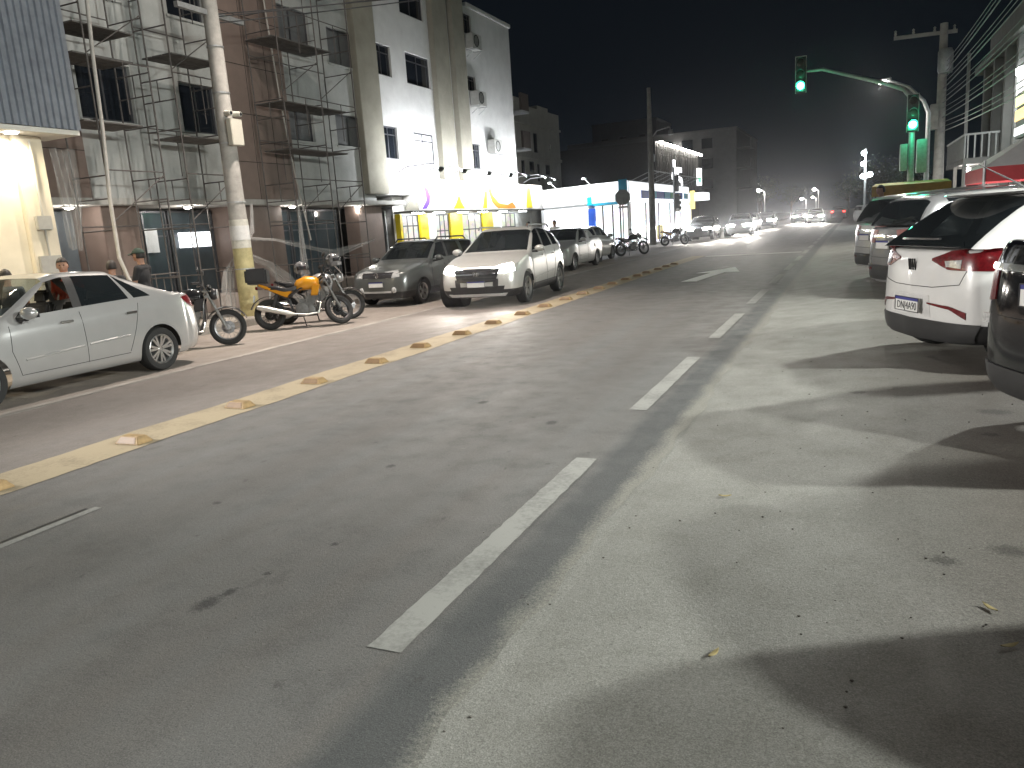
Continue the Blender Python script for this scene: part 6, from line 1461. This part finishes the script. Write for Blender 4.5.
# --- small silver pickup
sp = dict(type='pickup', L=4.45, W=1.68, H=1.50, wb=2.72, fo=0.80, R=0.305, xcowl=1.20, xrf=1.86, xb=2.28, xc=2.62, xcu=2.52, xq=2.72, xrr=2.55, zrr=1.46, zc=1.49, xbb=2.80, tz=1.06, tz2=1.06, bz0=0.96, bz1=1.02, hz0=0.80, hz1=1.0, rw=0.74, zb=0.20, nose=0.6, quarter=False)
C = car('pickup_truck', 'small silver pickup parked facing the viewer beyond the moving silver SUV', (-10.02, 28.1, -0.08), rzv(0.0, -1), sp, SILV2, None, 5, rim='cover', category='pickup')
side_details(C, BLKM, (1, -1), 0.9, True, False)
decal(C, 'front_grille', DARKLENS, 0, [(-0.42, 0.80), (0.42, 0.80)], [(-0.40, 0.68), (0.40, 0.68)], 12, 4, 0.01); headlamps(C, [(0.18, 0.82), (0.55, 0.855)], [(0.18, 0.67), (0.56, 0.70)], 32); decal(C, 'lower_intake', PLASTIC, 0, [(-0.6, 0.44), (0.6, 0.44)], [(-0.55, 0.3), (0.55, 0.3)]); plate(C, 0, 0.54)
m = MB(); m.box(-2.05, -0.62, -0.66, 0.66, 1.085, 1.092); m.build('bed_cover', LINER, C.root)
for sd in (1, -1): decal(C, 'fuel_flap', PLASTIC, 90 * sd, [(0.95 * sd, 0.86), (1.08 * sd, 0.86)], [(0.95 * sd, 0.72), (1.08 * sd, 0.72)], 4, 4)

# --- white hatchback beyond the pickup
hs = dict(type='hatch', L=4.0, W=1.72, H=1.50, wb=2.52, fo=0.80, R=0.305, xcowl=1.20, xrf=1.85, xb=2.12, xc=2.92, xcu=2.85, xq=3.45, xrr=3.72, zrr=1.42, zc=1.46, xbb=3.86, tz=1.02, tz2=1.0, bz0=0.94, bz1=1.03, hz0=0.76, hz1=0.985, rw=0.73, zb=0.20, nose=0.7)
C = car('parked_hatchback', 'white hatchback parked between the silver pickup and the dirt bike', (-10.75, 32.75, -0.08), rzv(0, 1), hs, WHITEP, None, 4, rim='cover', category='car'); headlamps(C, [(0.3, 0.76), (0.7, 0.8)], [(0.3, 0.64), (0.72, 0.68)], 35); plate(C, 0, 0.5)

# --- angled cars on the right, tails to the road
RZ = R(25); fd = Vector((math.cos(RZ), math.sin(RZ), 0))
def by_tail(tx, ty, L): return (tx + fd.x * L / 2, ty + fd.y * L / 2, 0.1)
ars = dict(hs, H=1.52, L=4.0, W=1.74, xrr=3.22, zrr=1.475, xbb=3.88, tz=1.03, tz2=1.0, bow=0.05, tail=0.55, clad=True)
C = car('parked_hatchback', 'white hatchback with a red tail lamp and licence plate, parked tail to the road', by_tail(0.48, 7.98, 4.0), RZ, ars, WHITEP, None, 6, rim='seven'); ARG = C
side_details(C, WHITEP, (1, -1), 0.93)
for sd in (1, -1):
    ss = -sd   # rear seen from 180: +s is the car's right
    decal(C, 'tail_light', REDLENS, 180 - 24 * sd * -1 * -1 if False else (180 - 26 * sd), [(-sd * v, z) for v, z in ((0.40, 0.985), (0.62, 1.03), (0.98, 1.035))] if False else [(-sd * 0.22, 0.945), (-sd * 0.45, 1.005), (-sd * 0.86, 1.03)], [(-sd * 0.22, 0.925), (-sd * 0.45, 0.85), (-sd * 0.84, 0.845)], 14, 6, 0.012)
    decal(C, 'tail_light_lens', CLEARLENS, 180 - 26 * sd, [(-sd * 0.40, 0.925), (-sd * 0.58, 0.935)], [(-sd * 0.42, 0.88), (-sd * 0.58, 0.865)], 6, 3, 0.018)
    decal(C, 'bumper_reflector', REDLENS, 180 - 22 * sd, [(-sd * 0.20, 0.56), (-sd * 0.5, 0.545), (-sd * 0.66, 0.50)], [(-sd * 0.20, 0.545), (-sd * 0.5, 0.515), (-sd * 0.66, 0.44)], 10, 3, 0.008)
q = MB(); seam(C, 180, [(-0.60, 0.73), (-0.3, 0.695), (0.3, 0.695), (0.60, 0.73)], mb=q); seam(C, 180, [(-0.60, 0.73), (-0.70, 0.98)], mb=q); seam(C, 180, [(0.60, 0.73), (0.70, 0.98)], mb=q); q.build('tailgate_gap', SEAM, C.root)
decal(C, 'plate_recess', mat('plate_recess_shade', (0.60, 0.60, 0.59), 0.4), 180, [(-0.33, 0.62), (0.27, 0.62)], [(-0.40, 0.43), (0.30, 0.43)], 8, 4, 0.004)
plate(C, 180, 0.525, 'DNJ4A90', off=0.02)
decal(C, 'lower_bumper', PLASTIC, 180, [(-0.76, 0.40), (-0.4, 0.405), (0.4, 0.405), (0.76, 0.40)], [(-0.70, 0.25), (0.70, 0.25)], 16, 5, 0.014)
for k in range(4):
    h, n = cast(C, R(180), -0.048 + 0.032 * k, 0.885, 0.012); m = MB(); m.obox(h, (0.006, 0, 0), (0, 0.007, -0.0), (-0.006, 0.0, 0.052)); m.build('badge_bar', DARKALLOY, C.root, bevel=0.002)
m = MB(); m.ell((-1.30, 0, 1.475), 0.25, 0.60, 0.030, 26, 8); m.build('roof_spoiler', WHITEP, C.root, smooth=1)
m = MB(); m.tube([(-1.0, 0.0, 1.50), (-1.08, 0, 1.56), (-1.42, 0.0, 1.73)], [0.02, 0.008, 0.004], 8); m.build('antenna', BLKM, C.root)
m = MB(); h, _ = cast(C, R(180), -0.02, 1.085, 0.03); m.obox(h, (0.012, 0, 0), (0, 0.30, 0), (0, 0, 0.008)); m.build('rear_wiper', BLKM, C.root)

bs = dict(sp_ := dict(type='sedan', L=4.35, W=1.70, H=1.55, wb=2.55, fo=0.84, R=0.305, xcowl=1.18, xrf=1.86, xb=2.14, xc=2.98, xcu=2.86, xq=3.42, xrr=3.02, zrr=1.49, zc=1.52, xbb=3.80, tz=1.17, tz2=1.18, bz0=0.97, bz1=1.08, hz0=0.78, hz1=1.02, rw=0.715, zb=0.22), tail=0.7)
C = car('parked_sedan', 'black saloon with a chrome boot strip cut off by the right edge', by_tail(0.985, 5.06, 4.35), RZ, bs, BLACKP, 'black saloons parked tail to the road', 6, rim='five'); BLK = C
def black_details(C):
    side_details(C, CHROME, (1, -1), 0.88)
    for sd in (1, -1):
        decal(C, 'tail_light', REDLENS, 180 - 30 * sd, [(-sd * 0.52, 1.0), (-sd * 0.68, 1.02), (-sd * 0.84, 1.01)], [(-sd * 0.50, 0.82), (-sd * 0.66, 0.80), (-sd * 0.80, 0.85)], 10, 5, 0.008)
        h, _ = cast(C, R(180 - 35 * sd), -sd * 0.62, 0.69, 0.004); m = MB(); m.obox(h, (0.004, 0, 0), (0, 0.05, 0), (0, 0, 0.03)); m.build('reflector', CLEARLENS, C.root)
    decal(C, 'chrome_strip', CHROME, 180, [(-0.66, 1.04), (0.66, 1.04)], [(-0.66, 1.00), (0.66, 1.00)], 16, 2, 0.02)
    q = MB(); seam(C, 180, [(-0.62, 0.73), (0.62, 0.73)], mb=q); q.build('boot_gap', SEAM, C.root); plate(C, 180, 0.88, None)
    decal(C, 'bumper_ledge', PLASTIC, 180, [(-0.8, 0.42), (0.8, 0.42)], [(-0.76, 0.26), (0.76, 0.26)], 14, 4, 0.012)
black_details(C)
for i, (tx, ty, lb) in enumerate(((1.28, 2.1, 'black saloon parked beside the viewer, next to the black saloon at the edge'), (1.45, -0.55, 'black saloon parked just behind the viewer'))):
    q = copy_tree(BLK.root); q.location = by_tail(tx, ty, 4.35); q['label'] = lb
svs = dict(type='suv', L=4.25, W=1.78, H=1.66, wb=2.6, fo=0.85, R=0.335, tw=0.215, xcowl=1.2, xrf=1.9, xb=2.2, xc=3.05, xcu=2.98, xq=3.62, xrr=3.80, zrr=1.58, zc=1.63, xbb=4.10, tz=1.10, tz2=1.06, bz0=1.02, bz1=1.09, hz0=0.92, hz1=1.06, rw=0.74, zb=0.22, nose=0.6, tail=0.6)
def suv_tail(C, paint_):
    side_details(C, paint_, (1, -1), 0.97)
    for sd in (1, -1): decal(C, 'tail_light', mat('clear_red_lens', (0.35, 0.16, 0.15), 0.15, var=0.3, scale=20, coat=0.6), 180 - 32 * sd, [(-sd * 0.22, 1.04), (-sd * 0.70, 1.06)], [(-sd * 0.30, 0.84), (-sd * 0.70, 0.86)], 10, 5, 0.01)
    decal(C, 'chrome_strip', CHROME, 180, [(-0.45, 0.96), (0.45, 0.96)], [(-0.45, 0.92), (0.45, 0.92)], 12, 2, 0.02); plate(C, 180, 0.82); decal(C, 'lower_bumper', PLASTIC, 180, [(-0.8, 0.5), (0.8, 0.5)], [(-0.76, 0.28), (0.76, 0.28)], 14, 4, 0.015)
    for sd in (1, -1): decal(C, 'reflector', REDLENS, 180 - 20 * sd, [(-sd * 0.40, 0.46), (-sd * 0.55, 0.46)], [(-sd * 0.40, 0.42), (-sd * 0.55, 0.42)], 6, 2, 0.022)
    q = MB(); seam(C, 180, [(-0.66, 1.0), (-0.62, 0.62), (0.62, 0.62), (0.66, 1.0)], mb=q); q.build('tailgate_gap', SEAM, C.root)
C = car('suv', 'grey sport utility vehicle parked just beyond the white hatchback', by_tail(0.42, 13.4, 4.25), RZ, dict(svs, H=1.60, zrr=1.52, zc=1.57), MIDG, None, 5, rim='five', category='suv'); suv_tail(C, MIDG)
C = car('suv', 'silver sport utility vehicle parked last in the angled row before the kiosk', by_tail(0.20, 16.9, 4.25), RZ, svs, SILV2, None, 5, rim='five', category='suv'); suv_tail(C, SILV2)

# --- far traffic
def far_car(label, x, y, rz, p, on=None, tail=False, z=0.0, grp='cars far down the street', t=None):
    C = car('far_car', label, (x, y, z), rz, dict(t or hs), p, grp, 3, rim='cover', detail=False)
    if on: headlamps(C, [(0.25, 0.78), (0.72, 0.82)], [(0.25, 0.62), (0.74, 0.66)], 30, lit=on)
    if tail: taillamps(C, [(0.5, 0.98), (0.95, 0.98)], [(0.5, 0.82), (0.97, 0.80)], 145, lit=True)
    return C
U = -math.pi / 2
far_car('oncoming car with glaring white headlights nearest beyond the dirt bike', -9.1, 52.5, U, DKG, 1300)
far_car('oncoming car whose headlights make the largest glare by the yellow line', -7.3, 57.0, U + 0.05, SILV2, 3200)
far_car('second oncoming car with lit headlights behind the largest glare', -8.0, 67.5, U, WHITEP, 2200)
far_car('oncoming car with lit headlights at the far end of the road, left one of two', -5.6, 96, U, DKG, 3600)
far_car('oncoming car with lit headlights at the far end of the road, right one of two', -3.7, 88, U, SILV2, 4000)
far_car('added oncoming car with lit headlights in the queue, widening the largest glare', -7.7, 78, U, DKG, 2500)  # extra car added so that its headlights enlarge the glare
far_car('far car driving away with red tail lamps glowing', -1.9, 108, -U, DKG, None, True)
far_car('far white car parked by the globe lamp post', 1.9, 70, RZ, WHITEP, None, False, 0.1)
far_car('far dark car parked behind the far white one', 2.0, 78, RZ, BLACKP, None, True, 0.1)

# ================================================================== motorcycles
ORNP = paint('paint_orange', (0.62, 0.27, 0.015), 0.1, 0.3); BLKP = paint('paint_moto_black', (0.015, 0.015, 0.017), 0.1, 0.2); SILP = paint('paint_moto_silver', (0.40, 0.40, 0.40), 0.5, 0.3); GRNK = paint('paint_moto_dark_green', (0.03, 0.035, 0.03), 0.1, 0.3)
motorcycle('motorcycle', 'orange motorcycle with a black top box beside the utility pole', (-9.82, 12.15, -0.08), R(32), ORNP, ORNP, R(-38), 'street', True, lean=-6, rimm=DARKALLOY, exh=mat('exhaust_satin', (0.62, 0.61, 0.58), 0.35, metal=0.7, var=0.1), screen=False)
motorcycle('motorcycle', 'black motorcycle with a chrome fork just behind the silver saloon', (-10.28, 9.62, -0.08), R(36), BLKP, BLKP, R(-4), 'street', False, lean=-5)
motorcycle('motorcycle', 'silver and black motorcycle half hidden behind the orange one', (-10.15, 13.0, -0.08), R(34), SILP, BLKP, R(-6), 'street', False, lean=-6, screen=True, shield=SILP)
motorcycle('motorcycle', 'dark dirt bike parked far off before the blue and white shop', (-9.55, 36.0, -0.08), R(50), GRNK, BLKP, R(-10), 'trail', False, lean=-5)
motorcycle('motorcycle', 'small dark motorcycle partly behind the tall concrete pole', (-9.7, 46.3, -0.08), R(42), BLKP, ORNP, R(-6), 'street', False, lean=-5)
WHELM = mat('helmet_white_black', (0.16, 0.16, 0.165), 0.25, var=0.95, scale=7, coat=0.5)
helmet('black and white helmet hanging on the orange motorcycle mirror', (-9.95, 12.35, 0.93), R(-20), WHELM, 'helmets left on the motorcycles')
helmet('black and white helmet sitting on the silver and black motorcycle', (-9.72, 13.1, 1.04), R(10), WHELM, 'helmets left on the motorcycles')

# ================================================================== people
def cloth(n, c_): return mat('cloth_' + n, c_, 0.9, var=0.18, scale=14)
BLKC = cloth('black', (0.02, 0.02, 0.022)); REDC = cloth('orange_red', (0.62, 0.09, 0.035)); JEAN = cloth('jeans', (0.05, 0.065, 0.10)); WHC = cloth('white', (0.6, 0.6, 0.58)); PINKC = cloth('pink', (0.6, 0.25, 0.25)); GREYC = cloth('grey', (0.16, 0.16, 0.16)); CAPG = mat('cap_dark_green', (0.02, 0.04, 0.03), 0.8)
person('man in a dark cap and black shirt leaning behind the silver saloon', (-11.2, 9.72, -0.08), R(200), BLKC, JEAN, 1.70, 'arms_front', True, CAPG)
person('person in a bright red shirt standing behind the open car window', (-11.0, 8.12, -0.08), R(-60), REDC, JEAN, 1.63, 'stand', True, headturn=0.3)
person('dark-haired person behind the windscreen of the silver saloon', (-11.2, 7.35, -0.08), R(150), GREYC, JEAN, 1.52, 'stand', True)
person('dark-haired person mostly hidden between the red shirt and the capped man', (-11.25, 9.15, -0.08), R(120), BLKC, JEAN, 1.54, 'stand', True)
person('man standing beyond the silver SUV under the ochre awning', (0.62, 22.4, 0.1), R(215), GREYC, JEAN, 1.88, 'stand', True)
person('person in a pink shirt outside the bright shop behind the moving SUV', (-12.1, 29.5, 0.07), R(-60), PINKC, JEAN, 1.68, 'stand', True)
person('person in a white shirt standing behind the silver pickup', (-11.9, 32.0, 0.07), R(-80), WHC, JEAN, 1.68, 'stand', True)

# ================================================================== thin night haze, added to give the lamps their glow
hm = bpy.data.materials.new('night_haze'); hm.use_nodes = True
hn = hm.node_tree.nodes; hl = hm.node_tree.links
hn.remove(hn['Principled BSDF']); pv = hn.new('ShaderNodeVolumePrincipled')
pv.inputs['Color'].default_value = (0.84, 0.88, 0.96, 1); pv.inputs['Density'].default_value = 0.0004; pv.inputs['Anisotropy'].default_value = 0.92
hl.new(pv.outputs[0], hn['Material Output'].inputs['Volume'])
m = MB(); m.box(-160, 160, -70, 430, -1.3, 14.0); o = m.build('haze', hm); tag(o, kind='stuff')
cy.volume_bounces = 0; cy.volume_step_rate = 4.0
